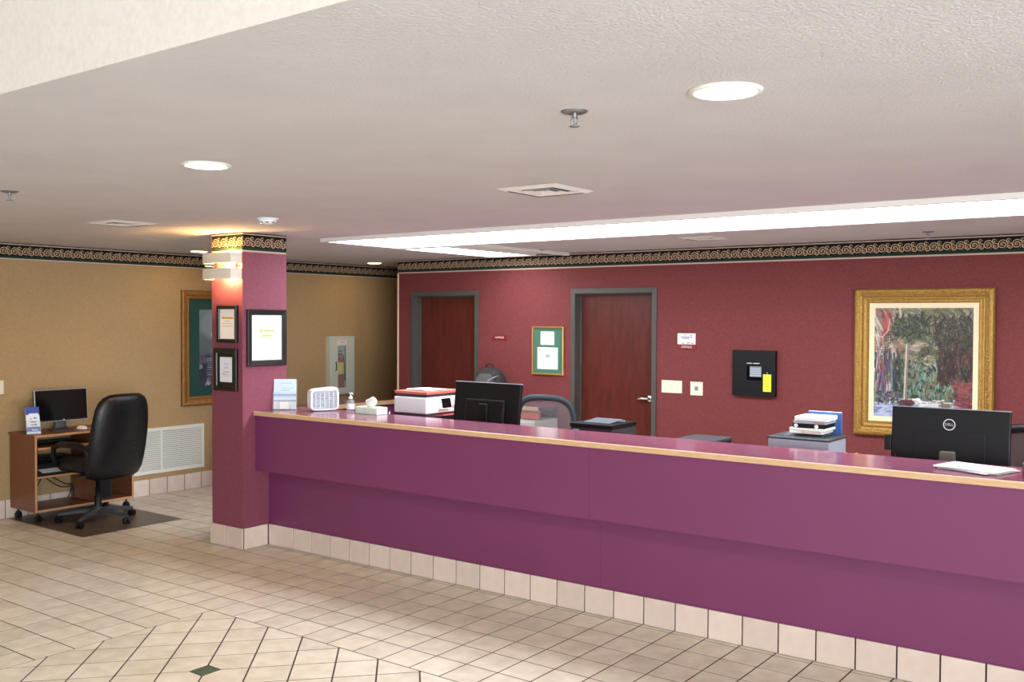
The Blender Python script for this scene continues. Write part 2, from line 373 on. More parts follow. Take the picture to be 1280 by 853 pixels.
# ---- floor tiles: straight grid, diagonal field with one green inset
GX, GY, PX_, PY_ = -4.99, 3.675, .2028, .2180
GAP = .009
def visible(x, y):
    v = Vector((x, y, -CAMZ)); d = v.dot(Fv)
    if d < .2: return None
    px = 640+FPX*v.dot(Rv)/d; py = 426.5-FPX*v.dot(Uv)/d
    return px, py
tiles = []                                                   # (polygon)
def shrink(poly, g):
    c = sum((Vector(p) for p in poly), Vector((0, 0)))/len(poly); out = []; n = len(poly)
    for i in range(n):
        p0, p1, p2 = Vector(poly[i-1]), Vector(poly[i]), Vector(poly[(i+1) % n])
        a = (p1-p0).normalized(); b_ = (p2-p1).normalized()
        na = Vector((-a.y, a.x)); nb = Vector((-b_.y, b_.x))
        k = 1+na.dot(nb)
        out.append(p1+(na+nb)*(g/max(k, .3)))
    return out
def clip(poly, a, b_, c):                                    # keep a*x+b*y <= c
    out = []
    for i in range(len(poly)):
        p, q = poly[i], poly[(i+1) % len(poly)]
        dp, dq = a*p[0]+b_*p[1]-c, a*q[0]+b_*q[1]-c
        if dp <= 0: out.append(p)
        if (dp < 0 < dq) or (dq < 0 < dp):
            t = dp/(dp-dq); out.append((p[0]+t*(q[0]-p[0]), p[1]+t*(q[1]-p[1])))
    return out
def parea(p): return .5*sum(p[i-1][0]*p[i][1]-p[i][0]*p[i-1][1] for i in range(len(p)))
for i in range(-20, 46):
    for j in range(-42, 33):
        x0, y0 = GX+i*PX_, GY+j*PY_
        if i >= 0 and j < 0 and j >= -24: continue
        x1, y1 = x0+PX_, y0+PY_
        x0 = max(x0, XL); y0 = max(y0, YF); x1 = min(x1, XR); y1 = min(y1, 10.45)
        if x1-x0 < .02 or y1-y0 < .02: continue
        tiles.append([(x0, y0), (x1, y0), (x1, y1), (x0, y1)])
GCX, GCY, DX, DY = -4.160, 3.024, .2925, .3205               # green inset centre and diagonal pitches
gh = .052
for a in range(-30, 60):
    for b_ in range(-60, 30):
        # lattice point: s = a+.5, t = b+.5 with x/DX + y/DY = s, x/DX - y/DY = t
        P4 = []
        for s_, t_ in ((a, b_), (a+1, b_), (a+1, b_+1), (a, b_+1)):
            P4.append((GCX+DX*(s_+t_)/2, GCY+DY*(s_-t_)/2))
        if parea(P4) < 0: P4 = P4[::-1]
        P4 = clip(P4, -1, 0, -GX)
        if len(P4) > 2: P4 = clip(P4, 0, 1, GY)
        if len(P4) > 2: P4 = clip(P4, 0, -1, -(GY-24*PY_))
        if len(P4) > 2: P4 = clip(P4, 1, 0, XR)
        if len(P4) < 3 or parea(P4) < .002: continue
        cx, cy = sum(p[0] for p in P4)/len(P4), sum(p[1] for p in P4)/len(P4)
        if abs(cx-GCX) < .3 and abs(cy-GCY) < .3:            # cut the corner where the inset sits
            for sgx, sgy in ((1, 0), (-1, 0), (0, 1), (0, -1)):
                pass
            dx, dy = cx-GCX, cy-GCY
            if abs(dx)/DX+abs(dy)/DY < .75:
                if abs(dx)/DX > abs(dy)/DY: P4 = clip(P4, -math.copysign(1, dx), 0, -math.copysign(1, dx)*GCX-gh)
                else: P4 = clip(P4, 0, -math.copysign(1, dy), -math.copysign(1, dy)*GCY-gh*1.07)
        tiles.append(P4)
scored = []
for p in tiles:
    q = [visible(*v) for v in p]; A = 0
    if all(q):
        A = abs(parea(q)); cx = sum(v[0] for v in q)/len(q); cy = sum(v[1] for v in q)/len(q)
        wx, wy = sum(v[0] for v in p)/len(p), sum(v[1] for v in p)/len(p)
        inx = max(0, min(max(v[0] for v in q), 1280)-max(min(v[0] for v in q), 0)); iny = max(0, min(max(v[1] for v in q), 853)-max(min(v[1] for v in q), 0))
        if inx*iny <= 0 or (wy > 5.0 and wx > CX0-.05) or wy > 7: A = 0
        else: A *= min(1, inx*iny/max(1e-6, (max(v[0] for v in q)-min(v[0] for v in q))*(max(v[1] for v in q)-min(v[1] for v in q))))
    scored.append((A, p))
scored.sort(key=lambda t: -t[0])
far = MB(); cache = {}
for k, (A, p) in enumerate(scored):
    if A == 0 or k >= 299:
        p_ = shrink(p, GAP/2)
        if parea(p_) < .0005: continue
        far.prism([(v[0], v[1], -.0025) for v in p_], (0, 0, .0025)); continue
    p_ = shrink(p, GAP/2); cx, cy = sum(v[0] for v in p_)/len(p_), sum(v[1] for v in p_)/len(p_)
    key = tuple((round(v[0]-cx, 3), round(v[1]-cy, 3)) for v in p_)
    if key not in cache:
        n = len(p_); t = shrink([(v[0]-cx, v[1]-cy) for v in p_], .0015); bt = [(v[0]-cx, v[1]-cy) for v in p_]
        me = bpy.data.meshes.new('tile')
        me.from_pydata([(v[0], v[1], -.003) for v in bt]+[(v[0], v[1], -.0006) for v in bt]+[(v[0], v[1], 0) for v in t], [],
                       [tuple(range(2*n, 3*n))]+[(r*n+i, r*n+(i+1) % n, (r+1)*n+(i+1) % n, (r+1)*n+i) for r in (0, 1) for i in range(n)])
        me.materials.append(MATS['floor_tile']); cache[key] = me
    link('tile', cache[key], FLOOR, (cx, cy, 0))
o = far.build('tile_field', 'floor_tile_far', FLOOR); o['kind'] = 'stuff'
mb = MB(); mb.box(GCX-gh+.003, GCY-gh*1.07+.003, -.003, GCX+gh-.003, GCY+gh*1.07-.003, 0)
o = mb.build('inset_tile', 'green_stone', FLOOR, bevel=.0015); o['label'] = 'small dark green square inset tile'

# ---- tile skirtings
BH = .165
def base_tiles(bb, segs, axis, fixed, out, m='base_tile'):
    """segs: list of (a,b) along axis ('x' or 'y'); fixed: wall plane; out: +1/-1 direction the face looks"""
    for a, b_ in segs:
        mb = MB(); L_ = b_-a-.008
        if axis == 'x': mb.box(-L_/2, 0, 0, L_/2, out*.011, BH-.004); loc = ((a+b_)/2, fixed, .002)
        else: mb.box(0, -L_/2, 0, out*.011, L_/2, BH-.004); loc = (fixed, (a+b_)/2, .002)
        mb.build('tile', m, bb, loc, bevel=.0025)
def splits(a, b_, p, first):
    xs = [a]; x = first
    while x < b_-.02:
        if x > a+.02: xs.append(x)
        x += p
    xs.append(b_); return list(zip(xs[:-1], xs[1:]))
YP = 5.035                                                    # counter lower panel
CNX1 = 1.6
def bb_struct(name, mb, label): return struct(mb.build(name, 'grout'), label, 'baseboard')
mb = MB(); mb.box(CX1, YP-.004, 0, CNX1, YP, BH-.004); bb = bb_struct('baseboard_counter', mb, 'row of cream tiles along the counter foot')
base_tiles(bb, splits(CX1+.012, CNX1, .2035, -4.786-.2035*5), 'x', YP-.004, -1)
mb = MB(); mb.box(CX0-.004, CY0-.004, 0, CX1+.004, CY0, BH-.004); mb.box(CX1, CY0, 0, CX1+.004, YP-.02, BH-.004); bb = bb_struct('baseboard_column', mb, 'cream tiles around the column foot')
base_tiles(bb, [(CX0-.012, CX0+.185), (CX0+.185, CX1+.014)], 'x', CY0-.004, -1)
base_tiles(bb, [(CY0, YP-.018)], 'y', CX1+.004, 1)
mb = MB(); mb.box(XL, 1.5, 0, XL+.004, 10.4, BH-.004); bb = bb_struct('baseboard_left', mb, 'cream tiles along the beige wall foot')
base_tiles(bb, splits(3.6, 9.0, .2035, 5.68-.2035*10), 'y', XL+.004, 1)

# ---- doors
def door(name, D, label, handle=True):
    x0, x1, h = D; fw = .05
    d = struct(link(name, None, None, (x0, YB, 0)), label, 'door'); W_ = x1-x0
    mb = MB()
    mb.box(0, -.012, 0, fw, .15, h); mb.box(W_-fw, -.012, 0, W_, .15, h); mb.box(fw, -.012, h-fw, W_-fw, .15, h)
    mb.box(fw, .085, 0, fw+.016, .103, h-fw); mb.box(W_-fw-.016, .085, 0, W_-fw, .103, h-fw); mb.box(fw, .085, h-fw-.016, W_-fw, .103, h-fw)
    mb.build('door_frame', 'door_frame', d, bevel=.002)
    mb = MB(); mb.box(fw+.003, .104, .008, W_-fw-.003, .148, h-fw-.003); s = mb.build('door_slab', 'door_wood', d)
    if handle:
        mb = MB(); hx = W_-fw-.075; mb.lathe([(0, 0), (.03, 0), (.032, .006), (.028, .012), (0, .013)], 20); mb.xf(Matrix.Translation((hx, .104, 1.03)) @ Matrix.Rotation(PI/2, 4, 'X'))
        mb.cyl((hx, .1, 1.03), (hx, .05, 1.03), .011); mb.tube([(hx+.006, .05, 1.03), (hx-.04, .05, 1.032), (hx-.10, .055, 1.026), (hx-.115, .06, 1.024)], [.011, .011, .009, .007])
        mb.build('handle', 'chrome', d)
door('door_1', D1, 'plain dark red wood door left ajar in grey frame'.replace(' left ajar', ''))
door('door_2', D2, 'dark red wood door with lever handle in grey frame')

# ------------------------------------------------------------------ reception counter
YO, YK, ZT, XE = 4.895, 5.38, 1.06, CX1+.002
t = thing('reception_counter', 'long purple reception counter with pale wood edge', 'counter', (XE, YP, 0)); Wc = CNX1-XE
seams = [0, 3.05, 5.49, Wc]
for a, b_ in zip(seams[:-1], seams[1:]):
    mb = MB(); mb.box(a+.0007, 0, .0, b_-.0007, .03, .62); mb.build('lower_panel', 'purple_laminate', t)
    mb = MB(); mb.box(a+.0007, YO-YP+.006, .602, b_-.0007, YO-YP+.03, 1.03); mb.build('upper_panel', 'purple_laminate', t)
mb = MB(); mb.box(0, YO-YP+.03, .604, Wc, 0, .62); mb.build('soffit_board', 'purple_laminate', t)
mb = MB(); mb.box(0, YO-YP+.006, 1.032, Wc, YK-YP, 1.06); mb.build('countertop', 'purple_top', t)
mb = MB(); mb.box(0, YO-YP-.014, 1.028, Wc, YO-YP+.0058, 1.0605); mb.build('front_edge', 'light_wood', t, bevel=.004)
mb = MB(); mb.box(0, .30, .62, Wc, .33, 1.032); mb.build('back_panel', 'purple_laminate', t)
t = thing('work_desk', 'long work desk behind the reception counter', 'desk', (XE, YK+.01, 0))
mb = MB(); mb.box(0, 0, .72, Wc, .72, .76); mb.build('worktop', 'purple_top', t)
for x in (.0, 2.4, 4.9, Wc-.03):
    mb = MB(); mb.box(x, .02, 0, x+.03, .68, .72); mb.build('support_panel', 'purple_laminate', t)
ZW = .76
# low dividing ledge on the corridor side
t = thing('divider_ledge', 'low purple divider with wood edged top beside the corridor', 'divider', (WX, 6.35, 0))
mb = MB(); mb.box(-.25, 0, 0, -.06, YB-6.35+.15, .82); mb.build('divider_panel', 'purple_laminate', t)
mb = MB(); mb.box(-.36, -.02, .82, -.024, YB-6.35-.008, .86); mb.build('ledge_top', 'purple_top', t)
mb = MB(); mb.box(-.024, -.02, .815, 0.0, YB-6.35-.008, .861); mb.build('ledge_edge', 'light_wood', t, bevel=.004)
# wall shelf between the doors
t = thing('wall_shelf', 'wood edged shelf on the red wall between the doors', 'shelf', (-6.42, YB, .86))
mb = MB(); mb.box(0, -.34, .03, .97, -.0, .06); mb.build('shelf_board', 'purple_top', t)
mb = MB(); mb.box(0, -.36, .025, .97, -.34, .062); mb.build('shelf_edge', 'light_wood', t, bevel=.004)
mb = MB(); mb.box(0, -.33, -.06, .97, -.31, .03); mb.build('skirt', 'salmon', t)
for x in (.05, .88):
    mb = MB(); mb.prism([(x, 0, .03), (x, -.29, .03), (x, 0, -.055)], (.03, 0, 0)); mb.build('bracket', 'purple_laminate', t)
t = thing('storage_cabinet', 'white two drawer cabinet under the wall shelf', 'cabinet', (-5.97, 7.72, 0))
mb = MB(); mb.box(0, .02, .03, .52, .42, .79); mb.build('body', 'white_metal', t)
for z in (.05, .42):
    mb = MB(); mb.box(.012, 0, z, .508, .02, z+.355); d_ = mb.build('drawer', 'white_metal', t, bevel=.003)
    mb = MB(); mb.tube([(.18, 0, z+.24), (.18, -.025, z+.24), (.34, -.025, z+.24), (.34, 0, z+.24)], .006); mb.build('handle', 'steel', d_)
mb = MB(); mb.box(0.02, .06, 0, .5, .4, .03); mb.build('plinth', 'dark_grey_plastic', t)

# ------------------------------------------------------------------ ceiling things
def luminaire(name, label, x0, y0, x1, y1, cuts, along):
    t = thing(name, label, 'ceiling light', ((x0+x1)/2, (y0+y1)/2, HC)); ox, oy = (x0+x1)/2, (y0+y1)/2
    a, b_ = (x1-x0)/2, (y1-y0)/2; fw = .045; dz = -.032
    for q in ((-a, -b_, a, -b_+fw), (-a, b_-fw, a, b_), (-a, -b_+fw, -a+fw, b_-fw), (a-fw, -b_+fw, a, b_-fw)):
        mb = MB(); mb.box(q[0], q[1], dz, q[2], q[3], 0); mb.build('frame_rail', 'white_paint', t, bevel=.003)
    for k, (c0, c1) in enumerate(zip(cuts[:-1], cuts[1:])):
        mb = MB(); dzz = dz+.008+.004*(k % 2)
        if along == 'x': mb.box(c0-ox+.006, -b_+fw, dzz, c1-ox-.006, b_-fw, dzz+.006)
        else: mb.box(-a+fw, c0-oy+.006, dzz, a-fw, c1-oy-.006, dzz+.006)
        mb.build('diffuser', 'diffuser', t)
    return t
luminaire('luminous_panel', 'long strip of white diffuser panels above the counter', -6.06, 5.53, .25, 6.47, [-6.01, -4.42, -3.29, -2.17, -1.0, .2], 'x')
luminaire('luminous_panel', 'short lit diffuser panel running to the red wall', -6.12, 6.52, -5.55, 7.9, [6.57, 7.85], 'y')
mb = MB(); mb.box(0, 0, -.03, .05, 1.6, 0); tag(mb.build('ceiling_batten', 'white_paint', None, (-5.34, 6.5, HC), bevel=.004), 'narrow white batten on ceiling beside the short lit panel', 'batten')
def downlight(x, y, label, m='lens'):
    t = thing('downlight', label, 'ceiling light', (x, y, HC))
    mb = MB(); mb.lathe([(.078, -.002), (.08, -.007), (.096, -.009), (.104, -.004), (.105, 0), (.078, 0)], 36); mb.build('trim_ring', 'white_paint', t)
    mb = MB(); mb.lathe([(.0, -.011), (.04, -.0105), (.07, -.0085), (.0775, -.004), (.0775, -.001), (0, -.001)], 36); mb.build('lens', m, t)
downlight(-1.18, 2.614, 'large round downlight between sprinkler and the soffit edge')
downlight(-3.553, 2.597, 'round downlight in front of the column')
downlight(-8.226, 5.926, 'round downlight close to beige wall by the green matted picture', 'lens_back')
downlight(-8.17, 8.31, 'small round downlight in the corridor ceiling', 'lens_back')
def sprinkler(x, y, label):
    t = thing('sprinkler', label, 'sprinkler', (x, y, HC))
    mb = MB(); mb.lathe([(0, -.001), (.012, -.009), (.03, -.008), (.042, -.003), (.043, 0)], 24); mb.build('escutcheon', 'steel', t)
    mb = MB(); mb.cyl((0, 0, -.005), (0, 0, -.02), .009); mb.tube([(.008, 0, -.018), (.014, 0, -.03), (.004, 0, -.047)], .002); mb.tube([(-.008, 0, -.018), (-.014, 0, -.03), (-.004, 0, -.047)], .002); mb.cyl((0, 0, -.02), (0, 0, -.045), .0025); mb.build('frame_arms', 'steel', t)
    mb = MB()
    mb.lathe([(0, -.046), (.017, -.047), (.017, -.049), (0, -.05)], 16); mb.build('deflector', 'steel', t)
sprinkler(-1.683, 2.60, 'chrome pendant sprinkler between large downlight and supply vent')
sprinkler(-5.147, 2.549, 'pendant sprinkler between beige wall and the round downlight')
sprinkler(-5.31, 7.62, 'small pendant sprinkler beside the short lit panel')
sprinkler(-1.83, 7.62, 'small pendant sprinkler above the large painting')
def vent(x, y, s, label):
    t = thing('ceiling_vent', label, 'vent', (x, y, HC)); h = s/2
    duct(t, MB(), h-.031, h-.031, .30, Matrix.Translation((0, 0, .001)))
    mb = MB()
    for a, b_ in ((h, h-.035),):
        V = [(-a,-a,-.003),(a,-a,-.003),(a,a,-.003),(-a,a,-.003),(-b_,-b_,-.016),(b_,-b_,-.016),(b_,b_,-.016),(-b_,b_,-.016)]
        mb.add(V, [(0,1,5,4),(1,2,6,5),(2,3,7,6),(3,0,4,7)])
        mb.add([(x_, y_, z_+.002) for x_, y_, z_ in V], [(0,4,5,1),(1,5,6,2),(2,6,7,3),(3,7,4,0)])
    mb.build('frame', 'white_paint', t)
    for i in range(5):
        a = h-.05-i*.042
        if a < .02: break
        mb = MB()
        for sx, sy in ((1, 0), (-1, 0), (0, 1), (0, -1)):
            if sx: P = [(sx*a, -a, -.014), (sx*a, a, -.014), (sx*(a-.02), a-.02, -.004), (sx*(a-.02), -a+.02, -.004)]
            else: P = [(-a, sy*a, -.014), (a, sy*a, -.014), (a-.02, sy*(a-.02), -.004), (-a+.02, sy*(a-.02), -.004)]
            mb.prism(P, (0, 0, .0015))
        mb.build('louvre', 'white_paint', t)
vent(-2.81, 4.08, .36, 'square white supply vent between sprinkler and the long lit strip')
vent(-6.20, 3.84, .34, 'square ceiling vent near the beige wall')
vent(-3.42, 7.19, .30, 'small ceiling vent behind the long lit strip')
t = thing('smoke_detector', 'round white smoke detector on ceiling near the column', 'smoke detector', (-5.128, 4.226, HC))
mb = MB(); mb.lathe([(0, -.012), (.066, -.012), (.07, -.006), (.07, 0), (0, 0)], 32); mb.build('base', 'white_plastic', t)
mb = MB(); mb.lathe([(0, -.042), (.03, -.041), (.048, -.034), (.058, -.022), (.06, -.012), (0, -.012)], 32); mb.build('cover', 'white_plastic', t)
for k in range(8):
    a = k*PI/4; mb = MB(); mb.box(-.01, -.003, -.003, .01, .003, .003); mb.xf(Matrix.Translation((.0525*math.cos(a), .0525*math.sin(a), -.03)) @ Matrix.Rotation(a+PI/2, 4, 'Z')); mb.build('slot', 'dark_grey_plastic', t)

# ------------------------------------------------------------------ framed things
def frame(name, label, cat, loc, rz, w_, h_, prof, m):
    t = thing(name, label, cat, loc, rz); mb = MB(); mb.rect_sweep(w_, h_, prof); mb.build('frame', m, t, smooth=False); return t
# notices on the column
def notice(loc, rz, w_, h_, fw, label, prints, matw=0, papercol='#efe9e4'):
    t = frame('framed_notice', label, 'framed notice', loc, rz, w_, h_, [(0, 0), (0, -.016), (.006, -.022), (fw-.006, -.018), (fw, -.010), (fw, -.004)], 'black_frame')
    mb = MB(); mb.box(-w_/2+fw-.001, -.006, -h_/2+fw-.001, w_/2-fw+.001, -.002, h_/2-fw+.001)
    mb.build('backing', 'black_frame' if matw else 'paper', t)
    pw, ph = w_-2*fw-2*matw, h_-2*fw-2*matw
    mb = MB(); mb.quad(-pw/2, -ph/2, pw/2, ph/2, -.0065, lin(papercol)); prints(mb, pw, ph); mb.build('sheet', 'print', t)
    return t
def pr1(mb, pw, ph):
    mb.quad(-pw*.38, ph*.17, pw*.38, ph*.235, -.0068, lin('#d0a94a'))
    for z, a in ((.09, .2), (.01, .36), (-.08, .36)): mb.quad(-pw*a, ph*z, pw*a, ph*(z+.018), -.0068, lin('#b9b2ac'))
def pr2(mb, pw, ph):
    for z, a, b_, c in ((.22, -.14, .2, '#b6bccb'), (.18, -.1, .12, '#d5d7dc'), (.06, -.15, .2, '#c2925e'), (-.11, -.25, .25, '#cfa566'), (-.2, -.3, -.12, '#a0958c'), (-.21, -.1, .25, '#d0cac2'), (-.28, -.2, .2, '#d8d5d0')): mb.quad(pw*a, ph*z, pw*b_, ph*(z+.03), -.0068, lin(c))
def pr3(mb, pw, ph):
    mb.quad(-pw*.27, ph*.115, pw*.27, ph*.19, -.0067, lin('#dbe09a')); mb.quad(-pw*.18, ph*.0, pw*.18, ph*.075, -.0067, lin('#dbe09a'))
    text(mb, 'NO SMOKING', .019, 0, ph*.152, -.007, lin('#3c3f18'), sx=1.1); text(mb, 'NO PETS', .019, 0, ph*.04, -.007, lin('#3c3f18'), sx=1.1)
notice((-6.277, CY0-.001, 1.735), 0, .245, .29, .03, 'narrow black frame with yellow headed notice below wall sconce', pr1)
notice((-6.298, CY0-.001, 1.381), 0, .285, .33, .04, 'wide black frame with small white notice, lower on the column', pr2, matw=.028, papercol='#e6e9f2')
notice((CX1+.001, 5.012, 1.63), PI/2, .385, .44, .045, 'large black framed white notice on column side over the counter', pr3, papercol='#e6e6e6')
# sconce
t = thing('wall_sconce', 'two band cream wall sconce glowing on the column', 'wall lamp', (-6.283, CY0, 2.18))
mb = MB(); mb.box(-.11, -.014, -.06, .11, 0, .06); mb.build('back_plate', 'steel', t)
def band(z0, z1):
    mb = MB(); P = []
    n = 14; hw, dp = .172, .105
    out = [(-hw, -.002)]+[(-hw*math.cos(PI*k/n)*1.0 if 0 else -hw+2*hw*k/n, -dp-.018*math.sin(PI*k/n)) for k in range(n+1)]+[(hw, -.002)]
    inn = [(x*.965, y if abs(y) < .01 else y+.006) for x, y in out][::-1]
    mb.prism([(x, y, z0) for x, y in out+inn], (0, 0, z1-z0)); return mb
for z0, z1 in ((.022, .1), (-.1, -.018)): band(z0, z1).build('shade_band', 'shade', t, smooth=False)
for x in (-.15, .15): mb = MB(); mb.tube([(x, -.002, .003), (x, -.1, .003)], .005); mb.build('bracket', 'steel', t)
for z in (-.055, .06): mb = MB(); mb.lathe([(0, -.03), (.016, -.026), (.022, -.01), (.022, .01), (.016, .026), (0, .03)], 16, (0.05, -.055, z)); mb.build('bulb', 'bulb', t)

# large painting
W_, H_ = 1.05, 1.185
t = frame('framed_painting', 'large gold framed painting of palms and a garden path', 'painting', (-1.985, YB-.001, 1.447), 0, W_, H_,
          [(0, 0), (0, -.04), (.012, -.052), (.03, -.056), (.062, -.045), (.07, -.034), (.078, -.036), (.095, -.03), (.105, -.032), (.115, -.02), (.115, -.006)], 'gold')
mb = MB()
for sx in (-1, 1):
    for k in range(58):
        z = -H_/2+.04+k*(H_-.08)/57; a = .02*math.sin(k*1.7); mb.tube([(sx*(W_/2-.035+a*.6), -.052, z-.012), (sx*(W_/2-.05-a*.4), -.054, z), (sx*(W_/2-.03+a*.6), -.052, z+.012)], .004, 5)
for sz in (-1, 1):
    for k in range(50):
        x = -W_/2+.05+k*(W_-.1)/49; a = .02*math.sin(k*1.7); mb.tube([(x-.012, -.052, sz*(H_/2-.035+a*.6)), (x, -.054, sz*(H_/2-.05-a*.4)), (x+.012, -.052, sz*(H_/2-.03+a*.6))], .004, 5)
mb.build('carved_ornament', 'gold_plain', t)
mb = MB(); mb.rect_sweep(W_-.23, H_-.23, [(-.002, -.006), (-.002, -.019), (.04, -.012), (.04, -.004)]); mb.build('linen_liner', 'linen', t)
pw, ph = W_-.31, H_-.31; NW, NH = 150, 176
yy, xx = np.mgrid[0:NH, 0:NW]; U_ = xx/NW; V_ = yy/NH
img = np.zeros((NH, NW, 3)); img[:] = (.40, .39, .30)
hexc = lambda h: np.array([int(h[i:i+2], 16)/255 for i in (1, 3, 5)])
def blob(cx, cy, rx, ry, c, a=1): 
    d = ((U_-cx)/rx)**2+((V_-cy)/ry)**2; k = np.clip((1.2-d)/.5, 0, 1)*a; k = k*(.6+.4*rng.random((NH, NW))); img[:] = img*(1-k[..., None])+hexc(c)*k[..., None]
def stroke(pts, wd, c, a=1):
    pts = np.array(pts, float)
    for p, q in zip(pts[:-1], pts[1:]):
        d = q-p; L2 = (d**2).sum()+1e-9; s_ = np.clip(((U_-p[0])*d[0]+(V_-p[1])*d[1])/L2, 0, 1)
        dist = np.hypot(U_-p[0]-s_*d[0], (V_-p[1]-s_*d[1])*1.17); k = np.clip((wd-dist)/(.006), 0, 1)*a; img[:] = img*(1-k[..., None])+hexc(c)*k[..., None]
def dab(x, y, ang, ln_, wd, c, a=.8):
    """one short brush stroke, painted in its own small window"""
    dx, dy = math.cos(ang)*ln_/2, math.sin(ang)*ln_/2; m_ = max(abs(dx), abs(dy))+wd*1.5
    i0, i1 = max(0, int((x-m_)*NW)), min(NW, int((x+m_)*NW)+2); j0, j1 = max(0, int((y-m_)*NH)), min(NH, int((y+m_)*NH)+2)
    if i1 <= i0 or j1 <= j0: return
    u, v = U_[j0:j1, i0:i1]-x, V_[j0:j1, i0:i1]-y; L2 = ln_*ln_/4+1e-9
    s_ = np.clip((u*dx+v*dy)/L2, -1, 1); k = np.clip((wd-np.hypot(u-s_*dx, v-s_*dy))/.006, 0, 1)*a
    img[j0:j1, i0:i1] = img[j0:j1, i0:i1]*(1-k[..., None])+hexc(c)*k[..., None]
def dabs(n, x0, x1, y0, y1, a0, a1, l0, l1, wd, cols, a=.8):
    for k in range(n): dab(rng.uniform(x0, x1), rng.uniform(y0, y1), rng.uniform(a0, a1), rng.uniform(l0, l1), wd*rng.uniform(.6, 1.3), rng.choice(cols), a)
dabs(420, 0, 1, 0, .6, -.6, .9, .04, .12, .012, ['#6e6b55', '#837f69', '#57563f', '#938a76', '#4a4a3a'])
dabs(90, .42, .78, .32, .52, -.3, .3, .04, .1, .012, ['#a3937d', '#b7a893', '#8d8370', '#77705c'])
dabs(160, 0, .27, 0, .42, .6, 1.5, .06, .14, .011, ['#a79f90', '#c4bcae', '#84796c', '#6a6a5a', '#93605a'])
dabs(26, .08, .17, .05, .26, 1.0, 1.5, .05, .1, .014, ['#8e3f3f', '#a15350', '#7a3335'])
dabs(160, 0, .19, .4, .8, 1.45, 1.7, .06, .16, .008, ['#3c5f8c', '#7d3f40', '#c9c3ba', '#2b2f45', '#532b30', '#5d86b5', '#23324e'])
for y_ in (.355, .375): stroke([(0, y_), (.2, y_+.01)], .006, '#6d3836', .9)
stroke([(.02, .24), (.08, .27), (.14, .2), (.16, .1)], .007, '#cfc6ba', .8); stroke([(.17, .3), (.24, .45), (.27, .6)], .007, '#b5ab9b', .7)
dabs(380, .2, 1, .48, .84, -PI, PI, .02, .07, .010, ['#26352f', '#38524a', '#15201d', '#4d6f63', '#2f4238', '#1b2826', '#5f7a66'])
dabs(80, .36, .8, .52, .8, -2, -1, .03, .07, .007, ['#6f9a8c', '#7fa79a', '#4f8078', '#8aa38a'], .8)
dabs(60, .2, .3, .42, .75, 1.2, 1.9, .04, .1, .010, ['#1d241f', '#2c3a30', '#3d4a3a'])
dabs(220, .66, 1, .28, .66, -2.2, -.9, .05, .12, .013, ['#3a2622', '#2b211e', '#4d332d', '#5f4038', '#241c1a'])
def crown(cx, cy, n, ln_, cols):
    for k in range(n):
        a = -PI*1.12+PI*1.24*(k+rng.uniform(-.4, .4))/n; L_ = ln_*rng.uniform(.7, 1.1); x, y = cx, cy; vx, vy = math.cos(a), math.sin(a)*.75
        for i in range(11):
            x += vx*L_/11; y += vy*L_/11; vy += .14
            t_ = i/10
            for q in (-1, 1): dab(x+q*.004, y+.012, math.atan2(vy, vx)+q*(1.0-.4*t_), .06*(1.1-t_*.5), .006, rng.choice(cols), .75)
dabs(150, .2, .56, .08, .26, .4, 2.6, .05, .12, .010, ['#2a3328', '#37432f', '#1e251d', '#465238'], .8)
dabs(170, .62, 1, .08, .36, .3, 2.8, .05, .14, .010, ['#2b2c24', '#3a3c2e', '#201f1b', '#45412f'], .75)
crown(.37, .16, 17, .30, ['#2c352b', '#3c4a36', '#4f5c40', '#1c221b', '#7f8468', '#252d26'])
crown(.90, .20, 19, .46, ['#2a2b22', '#3a4032', '#565844', '#1c1c18', '#77755c', '#33302a'])
crown(.56, .38, 11, .15, ['#343a2c', '#4b5038', '#23281f', '#6f7052'])
dabs(90, 0, 1, .83, .99, -.25, .25, .06, .16, .014, ['#d9d6cb', '#c3c5c8', '#9aa6bd', '#aeb7c8', '#e6e3d9'], .95)
dabs(120, 0, .45, .88, 1, -.5, .2, .05, .12, .012, ['#7f8dae', '#8f9dbc', '#6b7796', '#a9b4cb'], .9)
dabs(60, .35, .95, .83, .86, -.1, .1, .03, .08, .006, ['#3a413a', '#e8e6df', '#6b6d66'])
dabs(90, 0, .3, .77, .87, -PI, PI, .02, .05, .010, ['#2c2e3a', '#555b62', '#73806f', '#3b3040', '#49454f'])
stroke([(.345, .33), (.335, .55), (.325, .86)], .021, '#7b7166', .95); stroke([(.335, .33), (.326, .55), (.316, .86)], .009, '#cfc5b6', .9)
for k in range(15): stroke([(.308, .45+k*.026), (.35, .455+k*.026)], .003, '#5f534b', .8)
dabs(50, .27, .4, .84, .9, -.2, .2, .03, .07, .010, ['#4a2b29', '#5d3834', '#341f1e'])
dabs(150, .84, 1, .7, .97, -.1, .1, .03, .08, .010, ['#6f3138', '#7f3d42', '#592830', '#8a4a4c'])
dabs(40, .8, 1, .66, .7, -.1, .1, .03, .06, .007, ['#8d4a4c', '#6b2f34']); 
for k in range(8): dab(.84+k*.022, .655, PI/2, .03, .004, '#a9716c', .9)
dabs(140, .68, .98, .9, 1, -PI, PI, .02, .05, .007, ['#2a3328', '#475643', '#1c221b', '#39302a'])
img = np.clip(img+rng.normal(0, .03, img.shape), 0, 1)
canvas_mesh(img, pw, ph, -.0115).build('canvas', 'painting', t)

